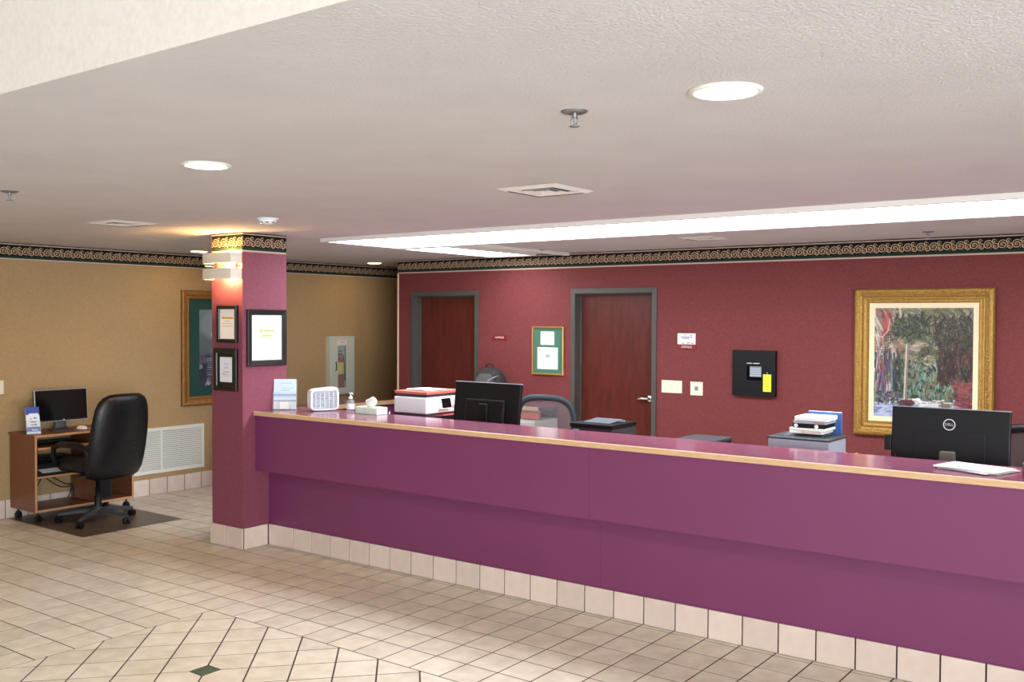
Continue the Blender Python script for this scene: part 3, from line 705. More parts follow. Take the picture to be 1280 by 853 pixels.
# certificate frame
t = frame('certificate_frame', 'narrow gold framed certificates on green mat beside the door', 'framed certificate', (-5.572, YB-.001, 1.463), 0, .385, .49,
          [(0, 0), (0, -.018), (.006, -.024), (.018, -.02), (.02, -.012), (.02, -.004)], 'gold_plain')
mb = MB(); mb.box(-.174, -.007, -.227, .174, -.002, .227); mb.build('mat_board', 'green_mat', t)
def sheet(parent, x0, z0, x1, z1, y, base, lines, name='certificate'):
    mb = MB(); mb.quad(x0, z0, x1, z1, y, lin(base))
    for a, b_, z, h, c in lines: mb.quad(x0+(x1-x0)*a, z0+(z1-z0)*z, x0+(x1-x0)*b_, z0+(z1-z0)*(z+h), y-.0004, lin(c))
    return mb.build(name, 'print', parent)
ln = lambda zs, c='#bdbfb2', a=.15, b_=.85, h=.025: [(a+.04*(k % 3), b_-.05*((k+1) % 3), z, h, c) for k, z in enumerate(zs)]
sheet(t, -.09, .06, .075, .195, -.0076, '#eef0dc', ln((.2, .32, .45, .6, .74, .85)))
sheet(t, -.128, -.185, .12, .035, -.0076, '#f4f6ea', ln((.2, .28, .36, .52, .6, .68, .8))+[(.4, .62, .55, .12, '#a9b0b0'), (.06, .14, .84, .1, '#8f9a86')])
# OFFICE signs
def office(loc, w_, h_, label, ts):
    t = thing('office_sign', label, 'sign', loc); mb = MB(); mb.rbox(-w_/2, -.006, -h_/2, w_/2, 0, h_/2, .002); mb.build('plate', 'red_sign', t)
    mb = MB(); text(mb, 'OFFICE', ts, 0, -.0, -.0066, lin('#f0e4e0'), sx=1.2); mb.build('lettering', 'print', t); return t
office((-6.187, YB-.001, 1.588), .19, .05, 'small red OFFICE plate between first door and certificates', .030)
office((-4.036, YB-.001, 1.533), .195, .045, 'red OFFICE plate under white notice card beside second door', .028)
mb = MB(); mb.quad(-.09, -.05, .09, .05, -.003, lin('#e7e7ea'))
for k, (a, b_, z, c) in enumerate(((-.03, .0, .036, '#8f6a6e'), (.03, .06, .034, '#6d7076'), (-.06, .06, .014, '#3f4248'), (-.035, .03, .002, '#7a8f99'), (-.05, -.02, -.04, '#555'+'555'), (0, .04, -.038, '#505459'), (.05, .07, -.04, '#8a4a4e'))): mb.quad(a, z-.003, b_, z+.004, -.0035, lin(c))
mb.box(-.09, -.0029, -.05, .09, 0, .05, lin('#d8d8da'))
tag(mb.build('notice_card', 'print', None, (-4.039, YB-.001, 1.608)), 'white notice card above red OFFICE plate', 'card')
# switches
t = thing('light_switch_plate', 'ivory three gang light switch plate by the second door', 'light switch', (-4.184, YB-.001, 1.163))
mb = MB(); mb.rbox(-.105, -.007, -.058, .105, 0, .058, .004); mb.build('plate', 'ivory_plastic', t)
for x in (-.062, 0, .062):
    mb = MB(); mb.box(x-.006, -.009, -.014, x+.006, -.007, .014); mb.prism([(x-.004, -.008, -.004), (x+.004, -.008, -.004), (x+.004, -.018, .008), (x-.004, -.018, .008)], (0, .004, .008)); mb.build('toggle', 'ivory_plastic', t)
t = thing('phone_jack_plate', 'square ivory jack plate beside the light switches', 'wall plate', (-3.933, YB-.001, 1.156))
mb = MB(); mb.rbox(-.062, -.007, -.062, .062, 0, .062, .004); mb.build('plate', 'ivory_plastic', t)
mb = MB(); mb.box(-.016, -.012, -.016, .016, -.007, .02); mb.build('socket', 'grey_plastic', t)
# black wall box with yellow tag
t = thing('wall_box', 'square black metal box with small panel on the red wall', 'wall box', (-3.372, YB-.001, 1.318))
mb = MB(); mb.rbox(-.196, -.05, -.2, .196, 0, .2, .003); mb.build('body', 'black_plastic', t)
mb = MB(); mb.box(-.06, -.054, -.06, .075, -.05, .07); p = mb.build('panel', 'black_gloss', t)
mb = MB(); mb.box(-.03, -.056, -.03, .075, -.054, .062); mb.build('grille', 'grey_plastic', p)
for k in range(4):
    mb = MB(); mb.box(-.028, -.058, -.022+k*.019, .073, -.056, -.012+k*.019); mb.build('bar', 'silver_plastic', p)
mb = MB(); mb.quad(-.06, .084, -.01, .091, -.0505, lin('#c9ced3')); mb.quad(.0, .084, .055, .091, -.0505, lin('#c9ced3')); mb.build('lettering', 'print', t)
mb = MB(); mb.box(-.036, -.003, -.075, .036, 0, .075, lin('#efe63a'))
for z in (.05, .02, -.01, -.03, -.055): mb.quad(-.024, z-.002, .024, z+.003, -.0034, lin('#a9a52e'))
t2 = thing('yellow_tag', 'yellow hang tag on the black wall box', 'tag', (-3.245, YB-.052, 1.238)); mb.build('card', 'print', t2)
mb = MB(); mb.tube([(0, -.002, .07), (0, -.004, .085), (0, 0, .095)], .0015); mb.build('string', 'white_plastic', t2)

# beige wall: picture, vent, cabinet, plate
t = frame('framed_picture', 'tall bronze framed print with dark green mat behind the column', 'framed picture', (XL+.001, 6.51, 1.467), PI/2, .91, 1.195,
          [(0, 0), (0, -.03), (.012, -.042), (.045, -.036), (.06, -.026), (.075, -.03), (.09, -.018), (.09, -.004)], 'old_gold')
mb = MB()
for k in range(46): z = -.56+k*1.12/45; mb.lathe([(0, -.008), (.007, -.004), (.008, 0), (.007, .004), (0, .008)], 6, (-.455+.067, -.03, z))
mb.build('beading', 'gold_plain', t)
mb = MB(); mb.box(-.366, -.006, -.508, .366, -.002, .508); mb.build('mat_board', 'dark_green_mat', t)
img = np.zeros((90, 46, 3)); NH, NW = 90, 46; yy, xx = np.mgrid[0:NH, 0:NW]; U_ = xx/NW; V_ = yy/NH
g = .30+.22*(1-V_); img[:] = np.stack([g*.85, g*1.0, g*1.05], -1); blob(.5, .2, .5, .2, '#8ea3a8', .7); blob(.5, .85, .7, .25, '#22283a')
for k in range(60): blob(rng.uniform(0, 1), rng.uniform(.6, 1), .07, .03, rng.choice(['#6b7486', '#1d2230', '#c3c9cf', '#3f4a58', '#5c4660']), .7)
stroke([(.35, .33), (.42, .42), (.36, .52), (.44, .62)], .05, '#c9d6d8'); stroke([(.6, .35), (.66, .6)], .04, '#9fb2b8')
for k in range(8): stroke([(.2, .64+k*.03), (.8, .64+k*.03)], .012, '#a9b0b8', .6)
img = np.clip(img+rng.normal(0, .02, img.shape), 0, 1)
canvas_mesh(img, .47, .80, -.0066).build('print_sheet', 'painting', t)
t = thing('wall_vent', 'white louvred return air grille low on the beige wall', 'vent', (XL+.001, 5.815, .442), PI/2)
VW, VH = 1.02, .46
mb = MB(); mb.rect_sweep(VW, VH, [(0, 0), (0, -.014), (.004, -.018), (.03, -.016), (.03, -.002)]); mb.build('frame', 'white_metal', t)
duct(t, MB(), VW/2-.031, VH/2-.031, .35, Matrix.Translation((0, .002, 0)) @ Matrix.Rotation(-PI/2, 4, 'X'))
for x0, x1 in ((-.48, -.01), (.01, .48)):
    mb = MB()
    for k in range(20):
        z = -VH/2+.036+k*(VH-.07)/19; mb.prism([(x0, -.003, z+.008), (x0, -.015, z-.006), (x0, -.0165, z-.004), (x0, -.0045, z+.01)], (x1-x0, 0, 0))
    o = mb.build('louvres', 'white_metal', t); o['kind'] = 'stuff'
mb = MB(); mb.box(-.011, -.0175, -VH/2+.028, .011, -.004, VH/2-.028); mb.build('mullion', 'white_metal', t)
t = thing('extinguisher_cabinet', 'pale metal fire extinguisher cabinet with narrow glass on the beige wall', 'cabinet', (XL+.001, 8.255, 1.215), PI/2)
CW, CH = .40, .70
mb = MB(); mb.rect_sweep(CW, CH, [(0, 0), (0, -.07), (.018, -.074), (.022, -.07), (.022, -.005)]); mb.build('box', 'cabinet_metal', t)
mb = MB(); mb.box(-CW/2+.02, -.006, -CH/2+.02, CW/2-.02, -.001, CH/2-.02); mb.build('inner_back', 'cabinet_metal', t)
mb = MB(); g0, g1, z0, z1 = -.08, .055, -.27, .235
for q in ((-.178, -.328, g0, .328), (g1, -.328, .178, .328), (g0, -.328, g1, z0), (g0, z1, g1, .328)): mb.box(q[0], -.076, q[1], q[2], -.068, q[3])
dr = mb.build('door_panel', 'cabinet_metal', t)
mb = MB(); mb.box(g0, -.073, z0, g1, -.071, z1); mb.build('pane', 'glass', dr)
mb = MB(); mb.tube([(-.115, -.076, -.06), (-.115, -.09, -.05), (-.115, -.09, .03), (-.115, -.076, .04)], .006); mb.build('pull', 'black_plastic', dr)
mb = MB(); mb.quad(-.085, .25, .06, .30, -.0765, lin('#e9dcd4')); text(mb, 'FIRE', .035, -.012, .276, -.077, lin('#b8383a'), sx=1.5); mb.build('fire_label', 'print', dr)
t = thing('fire_extinguisher', 'red fire extinguisher with yellow label inside the glazed cabinet', 'fire extinguisher', (XL+.042, 8.243, .91), PI/2)
mb = MB(); mb.lathe([(0, 0), (.055, .0), (.06, .01), (.06, .33), (.05, .37), (.02, .40), (.018, .43), (0, .43)], 24, sm=True); mb.v = [(x, y*.45, z) for x, y, z in mb.v]; mb.build('cylinder', 'extinguisher_red', t)
mb = MB(); mb.lathe([(.061, .20), (.061, .34)], 24); mb.v = [(x, y*.46, z) for x, y, z in mb.v]; mb.build('label_band', 'extinguisher_label', t)
mb = MB(); mb.rbox(-.05, -.012, .43, .03, .012, .455, .005); mb.rbox(-.06, -.01, .468, .03, .01, .486, .005); mb.build('valve', 'steel', t)
mb = MB(); mb.tube([(.03, 0, .44), (.055, 0, .40), (.062, -.01, .3), (.062, -.012, .12)], .008); mb.build('hose', 'black_plastic', t)
t = thing('outlet_plate', 'ivory outlet plate on the beige wall left of the monitor'.replace(' left of', ' beyond'), 'wall plate', (XL+.001, 4.212, 1.163), PI/2)
mb = MB(); mb.rbox(-.04, -.006, -.06, .04, 0, .06, .003); mb.build('plate', 'ivory_plastic', t)
for z in (-.025, .025):
    mb = MB(); mb.lathe([(0, -.009), (.014, -.009), (.016, -.006), (.016, 0)], 16); mb.xf(Matrix.Translation((0, 0, z)) @ Matrix.Rotation(-PI/2, 4, 'X')); mb.v = [(x, -abs(y), z_) for x, y, z_ in mb.v]; mb.build('socket', 'ivory_plastic', t)

# ------------------------------------------------------------------ office chairs
def star_base(t, R_, m, mc, a0, hub=.09):
    for k in range(5):
        a = math.radians(a0+72*k); c, s_ = math.cos(a), math.sin(a); mb = MB(); secs = []
        for r_, z, wd, hh in ((.03, hub, .026, .032), (.12, hub+.005, .024, .028), (R_-.04, hub-.012, .018, .018), (R_+.005, hub-.018, .014, .014)):
            secs.append([(c*r_-s_*wd*u, s_*r_+c*wd*u, z+hh*v) for u, v in ((-1, -.6), (1, -.6), (1, .4), (.5, .8), (-.5, .8), (-1, .4))])
        mb.loft(secs, sm=False); mb.build('base_leg', m, t)
        cs = link('caster', None, t, (c*R_, s_*R_, 0))
        b_ = a+1.1+k*.9; u = Vector((math.cos(b_), math.sin(b_), 0))
        mb = MB(); mb.cyl((0, 0, .045), (0, 0, hub-.01), .008); mb.rbox(-.02, -.018, .03, .02, .018, .055, .008)
        for sg in (-1, 1): mb.cyl(u*sg*.008+Vector((0, 0, .026)), u*sg*.026+Vector((0, 0, .026)), .026, n=18)
        me = mb.build('caster', mc, t, (c*R_, s_*R_, 0)); bpy.data.objects.remove(cs)
    mb = MB(); mb.lathe([(0, hub-.03), (.035, hub-.025), (.038, hub+.03), (.03, hub+.04), (0, hub+.04)], 20); mb.build('hub', m, t)
def executive_chair():
    t = thing('office_chair', 'high backed black leather swivel chair at the computer cart', 'chair', (-7.955, 4.685, .0038), -PI/2+.12)
    star_base(t, .315, 'dark_grey_plastic', 'black_plastic', 15-(-90+7))
    mb = MB(); mb.lathe([(.03, .12), (.028, .22), (.022, .225), (.022, .30), (.016, .302), (.016, .42), (0, .42)], 20); mb.build('gas_column', 'black_plastic', t)
    mb = MB(); mb.rbox(-.09, -.12, .40, .09, .14, .45, .012); mb.tube([(.08, 0, .42), (.22, -.01, .415)], .006); mb.build('mechanism', 'black_plastic', t)
    mb = MB(); secs = []
    for z, rx, ry in ((.445, .19, .2), (.455, .235, .24), (.48, .255, .26), (.52, .26, .262), (.545, .245, .25), (.56, .2, .2), (.563, .06, .06)):
        secs.append(sell(0, -.03, z, rx, ry, 4, 32))
    mb.loft(secs); mb.build('seat', 'leather', t)
    mb = MB(); secs = []
    prof = [(.40, .20, .04), (.42, .252, .055), (.48, .278, .07), (.56, .285, .072), (.66, .287, .068), (.78, .285, .062), (.90, .278, .06), (1.0, .262, .058), (1.06, .24, .052), (1.10, .205, .042), (1.125, .15, .028), (1.13, .09, .015)]
    for z, rx, ry in prof:
        yb = .235+(z-.42)*.17+.03*math.sin((z-.42)*4)
        ring = sell(0, 0, z, rx, ry, 2.6, 36)
        secs.append([(x, yb+y-.045*(1-(x/max(rx, .01))**2)*0+.06*(-(x/.29)**2)*.8, z+.0*x) for x, y, z in ring])
    mb.loft(secs); mb.build('backrest', 'leather', t)
    for k in range(5):                                        # creases in the lower back
        mb = MB(); z = .56+k*.035; yb = .235+(z-.42)*.17+.03*math.sin((z-.42)*4)+.068
        mb.tube([(-.2+.02*k, yb-.02, z-.01), (-.1, yb-.004, z+.012), (-.02+.02*k, yb, z+.03)], [.002, .004, .001], 6); mb.build('crease', 'leather', t)
    for sx in (-1, 1):
        mb = MB(); pts = [(sx*.255, -.19, .50), (sx*.285, -.21, .58), (sx*.29, -.19, .66), (sx*.29, -.10, .695), (sx*.29, .05, .70), (sx*.285, .17, .69), (sx*.275, .23, .64), (sx*.26, .24, .56), (sx*.25, .2, .50)]
        mb.tube(pts, [.018, .02, .022, .026, .028, .026, .022, .02, .018], 10); mb.v = [(x, y, z) for x, y, z in mb.v]; mb.build('armrest', 'black_plastic', t)
executive_chair()
def mesh_chair(label, loc, rz, mf, mm):
    t = thing('mesh_chair', label, 'chair', loc, rz)
    star_base(t, .29, mf, 'black_plastic', 20)
    mb = MB(); mb.lathe([(.03, .12), (.026, .24), (.018, .245), (.018, .42), (0, .42)], 18); mb.build('gas_column', 'black_plastic', t)
    mb = MB(); secs = [sell(0, -.02, z, rx, ry, 3.5, 28) for z, rx, ry in ((.42, .18, .18), (.435, .23, .23), (.46, .245, .24), (.485, .235, .235), (.495, .18, .18), (.497, .05, .05))]; mb.loft(secs); mb.build('seat', 'fabric_dark', t)
    # back loop
    def bp(x, z): return (x, .24+.03*(z-.6)-.05*(x/.25)**2*-.8-.03, z)
    loop = []
    for k in range(40):
        a = 2*PI*k/40; c, s_ = math.cos(a), math.sin(a)
        hw = .255-.03*(s_ < 0)*(-s_); loop.append((hw*math.copysign(abs(c)**.55, c), .86+.25*math.copysign(abs(s_)**.62, s_)+.012*(1-c*c) * (1 if s_ > 0 else 0)))
    mb = MB(); V = []; n = 8
    for k in range(40):
        p = Vector(bp(*loop[k])); q = Vector(bp(*loop[(k+1) % 40])); r_ = Vector(bp(*loop[k-1])); d = (q-r_).normalized(); a = Vector((0, 1, 0)); a = (a-d*a.dot(d)).normalized(); b_ = d.cross(a)
        V += [p+a*math.cos(2*PI*i/n)*.014+b_*math.sin(2*PI*i/n)*.026 for i in range(n)]
    mb.add(V, [(k*n+i, k*n+(i+1) % n, ((k+1) % 40)*n+(i+1) % n, ((k+1) % 40)*n+i) for k in range(40) for i in range(n)], None, True); mb.build('back_frame', mf, t)
    mb = MB(); ctr = bp(0, .86); V = [ctr]+[Vector(ctr).lerp(Vector(bp(*p)), .5)+Vector((0, 0, 0)) for p in loop]+[bp(*p) for p in loop]
    for i in range(1, 41): V[i] = bp(V[i].x, V[i].z)
    mb.add(V, [(0, 1+k, 1+(k+1) % 40) for k in range(40)]+[(1+k, 41+k, 41+(k+1) % 40, 1+(k+1) % 40) for k in range(40)], None, True); mb.build('back_mesh', mm, t)
    mb = MB(); mb.tube([(0, .1, .43), (0, .22, .44), (0, .265, .52), (0, .262, .64)], [.022, .022, .02, .016], 10); mb.build('back_support', mf, t)
    for sx in (-1, 1):
        mb = MB(); mb.tube([(sx*.2, 0, .45), (sx*.28, 0, .47), (sx*.285, 0, .66)], .013); mb.build('arm_post', mf, t)
        mb = MB(); mb.rbox(sx*.285-.035, -.12, .66, sx*.285+.035, .13, .69, .012); mb.build('arm_pad', 'black_plastic', t)
    return t
mesh_chair('grey framed mesh back chair behind the counter, between monitor and black printer', (-4.62, 6.56, 0), .25, 'chair_plastic', 'mesh_fabric')
mesh_chair('dark mesh chair behind the monitor with round logo', (-.99, 6.50, 0), -.1, 'black_plastic', 'dark_mesh')

# ------------------------------------------------------------------ computer cart corner
CXF, CXB, CYA, CYD = -8.26, -8.69, 4.29, 5.225
t = thing('computer_cart', 'brown wood grain computer cart on casters against the beige wall', 'computer cart', (CXB, CYA, 0)); DW, DL = CXF-CXB, CYD-CYA; HT = .765; ZB = .095
def slab(name, x0, y0, z0, x1, y1, z1, m='cart_wood'):
    mb = MB(); mb.box(x0, y0, z0, x1, y1, z1); o = mb.build(name, m, t, bevel=.0015)
    return o
YM = .56
for nm, y, top in (('side_panel', 0, HT-.02), ('divider_panel', YM, HT-.02), ('side_panel', DL-.018, HT-.02)):
    o = slab(nm, 0, y, ZB, DW-.004, y+.018, top); mb = MB(); mb.box(DW-.004, y, ZB, DW, y+.018, top); mb.build('edge_band', 'cart_edge', o)
o = slab('top', -.01, -.008, HT-.02, DW+.01, DL+.008, HT); mb = MB(); mb.box(DW+.01, -.008, HT-.02, DW+.014, DL+.008, HT); mb.build('edge_band', 'cart_edge', o)
o = slab('bottom_shelf', 0, .018, ZB, DW-.006, DL-.018, ZB+.018); mb = MB(); mb.box(DW-.006, .018, ZB, DW-.002, DL-.018, ZB+.018); mb.build('edge_band', 'cart_edge', o)
o = slab('middle_shelf', 0, .018, .385, DW-.03, YM, .40); mb = MB(); mb.box(DW-.03, .018, .385, DW-.026, YM, .40); mb.build('edge_band', 'cart_edge', o)
o = slab('keyboard_tray', .02, .03, .635, DW-.012, YM-.012, .65); mb = MB(); mb.box(DW-.012, .03, .633, DW-.008, YM-.012, .652); mb.build('edge_band', 'cart_edge', o)
for x in (.04, DW-.05):
    for y in (.05, DL-.05):
        mb = MB(); mb.cyl((x, y, .05), (x, y, ZB-.0036), .008); mb.rbox(x-.02, y-.016, .035, x+.02, y+.016, .06, .008)
        for sg in (-1, 1): mb.cyl((x, y+sg*.006, .025), (x, y+sg*.022, .025), .025, n=18)
        mb.build('caster', 'black_plastic', t, (0, 0, .0035))
mb = MB(); mb.rbox(0, 0, 0, .31, .18, .40, .008); tw = thing('computer_tower', 'dark blue computer tower in the cart compartment', 'computer', (CXB+.02, CYA+YM+.03, ZB+.0185)); mb.build('case', 'pc_blue', tw)
mb = MB(); mb.rbox(.308, .012, .01, .318, .168, .39, .004); fr = mb.build('front_bezel', 'black_plastic', tw)
mb = MB(); mb.lathe([(0, .004), (.01, .004), (.011, 0), (0, 0)], 14); mb.xf(Matrix.Translation((.3175, .09, .3)) @ Matrix.Rotation(PI/2, 4, 'Y')); mb.build('power_button', 'silver_plastic', fr)
t = thing('keyboard', 'black keyboard on the cart sliding tray', 'keyboard', (CXB+.06, CYA+.05, .6515))
mb = MB(); mb.rbox(0, 0, 0, .14, .44, .018, .004); mb.build('body', 'black_plastic', t)
for r_ in range(5):
    mb = MB()
    for k in range(20): mb.box(.012+r_*.024, .012+k*.021, .018, .031+r_*.024, .030+k*.021, .024)
    o = mb.build('key_row', 'dark_grey_plastic', t)
t = thing('inkjet_printer', 'black printer with paper tray on the cart middle shelf', 'printer', (CXB+.02, CYA+.04, .4005))
mb = MB(); mb.rbox(0, 0, 0, .24, .40, .14, .012); mb.build('body', 'black_plastic', t)
mb = MB(); mb.box(.235, .05, .085, .243, .35, .12); mb.build('output_slot', 'black_gloss', t)
mb = MB(); mb.prism([(.235, .04, .03), (.315, .04, .012), (.315, .04, .004), (.235, .04, .004)], (0, .32, 0)); mb.build('paper_tray', 'dark_grey_plastic', t)
mb = MB(); mb.prism([(.236, .07, .042), (.33, .07, .0215), (.33, .07, .0195), (.236, .07, .04)], (0, .25, 0)); mb.build('paper_sheet', 'paper', t)
t = thing('cable_bundle', 'black power cables hanging under the cart shelf', 'cables', (CXB+.1, CYA+.16, ZB+.02))
for k, pts in enumerate(([(0, .08, .262), (.01, .05, .2), (.0, .0, .1), (.02, -.03, .006)], [(0, .08, .262), (.03, .12, .2), (.05, .22, .13), (.03, .34, .11), (.02, .36, .02)], [(0, .09, .262), (.02, .16, .22), (.03, .27, .15), (.01, .35, .12), (-.02, .33, .01)], [(.0, .0, .262), (0, .0, .15), (.01, -.02, .006)])):
    pts = [Vector(p) for p in pts]; fine = []
    for i in range(len(pts)-1):
        p0, p1, p2, p3 = pts[max(i-1, 0)], pts[i], pts[i+1], pts[min(i+2, len(pts)-1)]
        for s_ in np.linspace(0, 1, 6, endpoint=False): fine.append(.5*((2*p1)+(p2-p0)*s_+(2*p0-5*p1+4*p2-p3)*s_*s_+(3*p1-p0-3*p2+p3)*s_**3))
    fine.append(pts[-1]); mb = MB(); mb.tube(fine, .005, 6); mb.build('cable', 'cable', t)
def desk_monitor():
    t = thing('monitor', 'black glossy computer monitor on the brown cart', 'monitor', (-8.50, 4.655, HT), PI/2)
    g = Matrix.Translation((0, 0, .225)) @ Matrix.Rotation(math.radians(-4), 4, 'X')
    mb = MB(); mb.rbox(-.245, -.012, -.142, .245, .02, .142, .006); mb.xf(g); mb.build('housing', 'black_plastic', t)
    mb = MB(); mb.box(-.232, -.0135, -.125, .232, -.012, .130); mb.xf(g); mb.build('screen', 'black_gloss', t)
    mb = MB(); mb.rect_sweep(.492, .286, [(0, -.002), (0, -.0125), (.003, -.014), (.005, -.0125)]); mb.xf(g); mb.build('silver_rim', 'silver_plastic', t)
    mb = MB(); mb.lathe([(0, .003), (.009, .0025), (.01, 0), (0, 0)], 14); mb.xf(g @ Matrix.Translation((0.015, -.013, -.134)) @ Matrix.Rotation(PI/2, 4, 'X')); mb.build('badge', 'silver_plastic', t)
    mb = MB(); mb.loft([sell(0, .02, z, rx, ry, 3, 20) for z, rx, ry in ((.008, .07, .035), (.04, .055, .022), (.10, .05, .018), (.16, .05, .018))]); mb.build('neck', 'dark_grey_plastic', t)
    mb = MB(); mb.loft([sell(0, .005, z, rx, ry, 3, 28) for z, rx, ry in ((0, .105, .085), (.006, .105, .085), (.011, .09, .07))]); mb.build('foot', 'dark_grey_plastic', t)
desk_monitor()
t = thing('computer_mouse', 'pale computer mouse beside the monitor foot on the cart', 'mouse', (-8.41, 4.80, HT+.0005), .5)
mb = MB(); mb.loft([sell(0, 0, z, rx, ry, 2.3, 20) for z, rx, ry in ((0, .05, .03), (.01, .052, .031), (.022, .044, .026), (.032, .025, .016), (.035, .008, .006))]); mb.build('shell', 'cream_paper', t)
mb = MB(); mb.tube([(.05, 0, .008), (.09, .02, .005), (.12, .10, .005), (.1, .16, .005)], .0025, 6); mb.build('cord', 'white_plastic', t)
def leaflet_img(kind):
    NH_, NW_ = 60, 32; im = np.ones((NH_, NW_, 3)); v, u = np.mgrid[0:NH_, 0:NW_]; v = v/NH_; u = u/NW_
    if kind == 'blue':
        im[:] = hexc('#e6e9f2'); im[v < .3] = hexc('#3550a4'); im[(v > .24) & (v < .3) & (u > .2) & (u < .9)] = hexc('#e9ecf6')
        for cx, cy, c in ((.35, .45, '#b8b7c0'), (.65, .43, '#8f8f9c'), (.4, .57, '#b86a5a'), (.62, .57, '#6f9a6a'), (.4, .68, '#8a8fa8'), (.65, .67, '#4f9a9a')): im[(abs(u-cx) < .1) & (abs(v-cy) < .03)] = hexc(c)
        im[(v > .76) & (v < .95)] = hexc('#3a56a8'); im[(v > .86) & (v < .9) & (u > .35) & (u < .8)] = hexc('#dfe4f4')
    else:
        im[:] = hexc('#cbe1ec'); im[(v > .5) & (v < .62)] = hexc('#7fa6cf'); im[(v > .58) & (v < .64)] = hexc('#c8d9ea')
        im[(v > .12) & (v < .15) & (u > .3) & (u < .8)] = hexc('#8fb7c4'); im[(abs(v-.3) < .015) & (u > .35) & (u < .85)] = hexc('#a9c6bd'); im[(abs(v-.38) < .02) & (u > .3) & (u < .7)] = hexc('#9dbfc0')
        im[v > .64] = hexc('#dfe6ea'); im[(v > .7) & (v < .76)] = hexc('#8d9aa0')
    return im
def holder(name, label, loc, rz, w_, h_, lean, kind, hh):
    t = thing(name, label, 'leaflet holder', loc, rz)
    g = Matrix.Rotation(-lean, 4, 'X')
    mb = MB(); mb.box(-w_/2, -.0015, 0.002, w_/2, .0015, h_*.97); mb.xf(g @ Matrix.Translation((0, .012, 0))); mb.build('back_plate', 'clear', t)
    mb = MB(); mb.box(-w_/2, -.0015, .002, w_/2, .0015, hh); mb.xf(g @ Matrix.Translation((0, -.012, 0))); mb.box(-w_/2, -.035, 0, w_/2, h_*math.sin(lean)+.03, .003); mb.build('front_pocket', 'clear', t)
    mb = canvas_mesh(leaflet_img(kind), w_*.94, h_*.94, 0); mb.xf(g @ Matrix.Translation((0, 0, h_*.5+.004))); fr = mb.build('leaflet', 'print', t)
    mb = MB(); mb.box(-w_*.46, .0008, .005, w_*.46, .009, h_*.95); mb.xf(g); mb.build('leaflet_stack', 'paper', t)
    return t
holder('leaflet_holder', 'blue and white leaflets in stand on the computer cart', (-8.36, 4.335, HT+.0005), PI/2-.25, .115, .245, .28, 'blue', .12)
mb = MB(); mb.box(0, 0, 0, 1.2, .93, .003); tag(mb.build('chair_mat', 'mat_plastic', None, (-8.66, 4.265, 0.0004), bevel=.001), 'brown plastic floor mat under the swivel chair', 'floor mat')

# ------------------------------------------------------------------ things on the counter
h = holder('leaflet_holder', 'pale blue leaflets in clear stand on the counter beside the column', (-6.012, 5.118, ZT+.001), .72, .185, .245, .12, 'pale', .14)
mb = MB(); mb.box(-.035, -.006, -.028, .035, 0, .028); mb.xf(Matrix.Translation((0.0, -.0195, .035))); mb.build('card_stack', 'paper', h)
t = thing('desk_fan', 'small white box fan with curved grille on the counter', 'fan', (-5.73, 5.262, ZT+.001), 1.12)
def fan_sec(y, s): 
    out = []
    for k in range(36):
        a = 2*PI*k/36; c, s_ = math.cos(a), math.sin(a); out.append((.115*s*math.copysign(abs(c)**.35, c), y, .085+.083*s*math.copysign(abs(s_)**.35, s_)))
    return out
mb = MB(); mb.loft([fan_sec(.05, .9), fan_sec(.042, 1), fan_sec(-.042, 1), fan_sec(-.05, .95), fan_sec(-.05, .86), fan_sec(-.03, .84)], sm=False); mb.v = [(x, y, z+.02*max(0, z-.1)/.07*(x+.115)/.23) for x, y, z in mb.v]; mb.build('housing', 'white_plastic', t)
mb = MB(); mb.box(-.092, -.034, .02, .092, -.03, .15); mb.build('inner_panel', 'silver_plastic', t)
for k in range(9):
    z = .026+k*.0148; mb = MB(); mb.prism([(-.095+max(0, k-6)*.012, -.046, z), (.095, -.046, z), (.095, -.038, z+.006), (-.095+max(0, k-6)*.012, -.038, z+.006)], (0, .004, .003)); mb.build('slat', 'white_plastic', t)
for k in range(5):
    x = -.07+k*.035; mb = MB(); mb.box(x-.0025, -.044, .022, x+.0025, -.036, .148); mb.build('grille_bar', 'white_plastic', t)
t = thing('power_plug', 'white plug of the fan lying on the counter', 'plug', (-5.845, 5.325, ZT+.0015), .5)
mb = MB(); mb.rbox(-.035, -.012, 0, .02, .012, .022, .005); mb.build('body', 'cream_paper', t)
mb = MB(); mb.rbox(.02, -.01, .003, .035, .01, .019, .003); mb.build('strain_relief', 'black_plastic', t)
mb = MB(); mb.tube([(.034, 0, .01), (.06, -.005, .006), (.085, -.02, .0045)], .0035); mb.build('cord', 'white_plastic', t)
t = thing('sanitizer_bottle', 'clear pump sanitizer bottle with white pump on the counter', 'bottle', (-5.50, 5.335, ZT+.0005), -.3)
mb = MB(); mb.lathe([(0, 0), (.028, 0), (.031, .005), (.031, .07), (.024, .088), (.013, .095), (.013, .1), (0, .1)], 22); mb.build('bottle_body', 'clear', t)
mb = MB(); mb.lathe([(.0315, .02), (.0315, .06)], 22); mb.build('bottle_label', 'white_plastic', t)
mb = MB(); mb.lathe([(0, .098), (.016, .098), (.016, .115), (.006, .118), (.005, .135), (.012, .137), (.012, .145), (0, .147)], 18); mb.tube([(0, 0, .141), (.025, 0, .142), (.04, 0, .136)], [.007, .006, .004]); mb.build('pump', 'white_plastic', t)
t = thing('tissue_box', 'pale green tissue box with tissue pulled up on the counter', 'tissue box', (-5.26, 5.318, ZT+.0005), 0)
mb = MB(); mb.rbox(-.115, -.057, 0, .115, .057, .052, .003); mb.build('carton', 'teal_box', t)
mb = MB(); secs = []
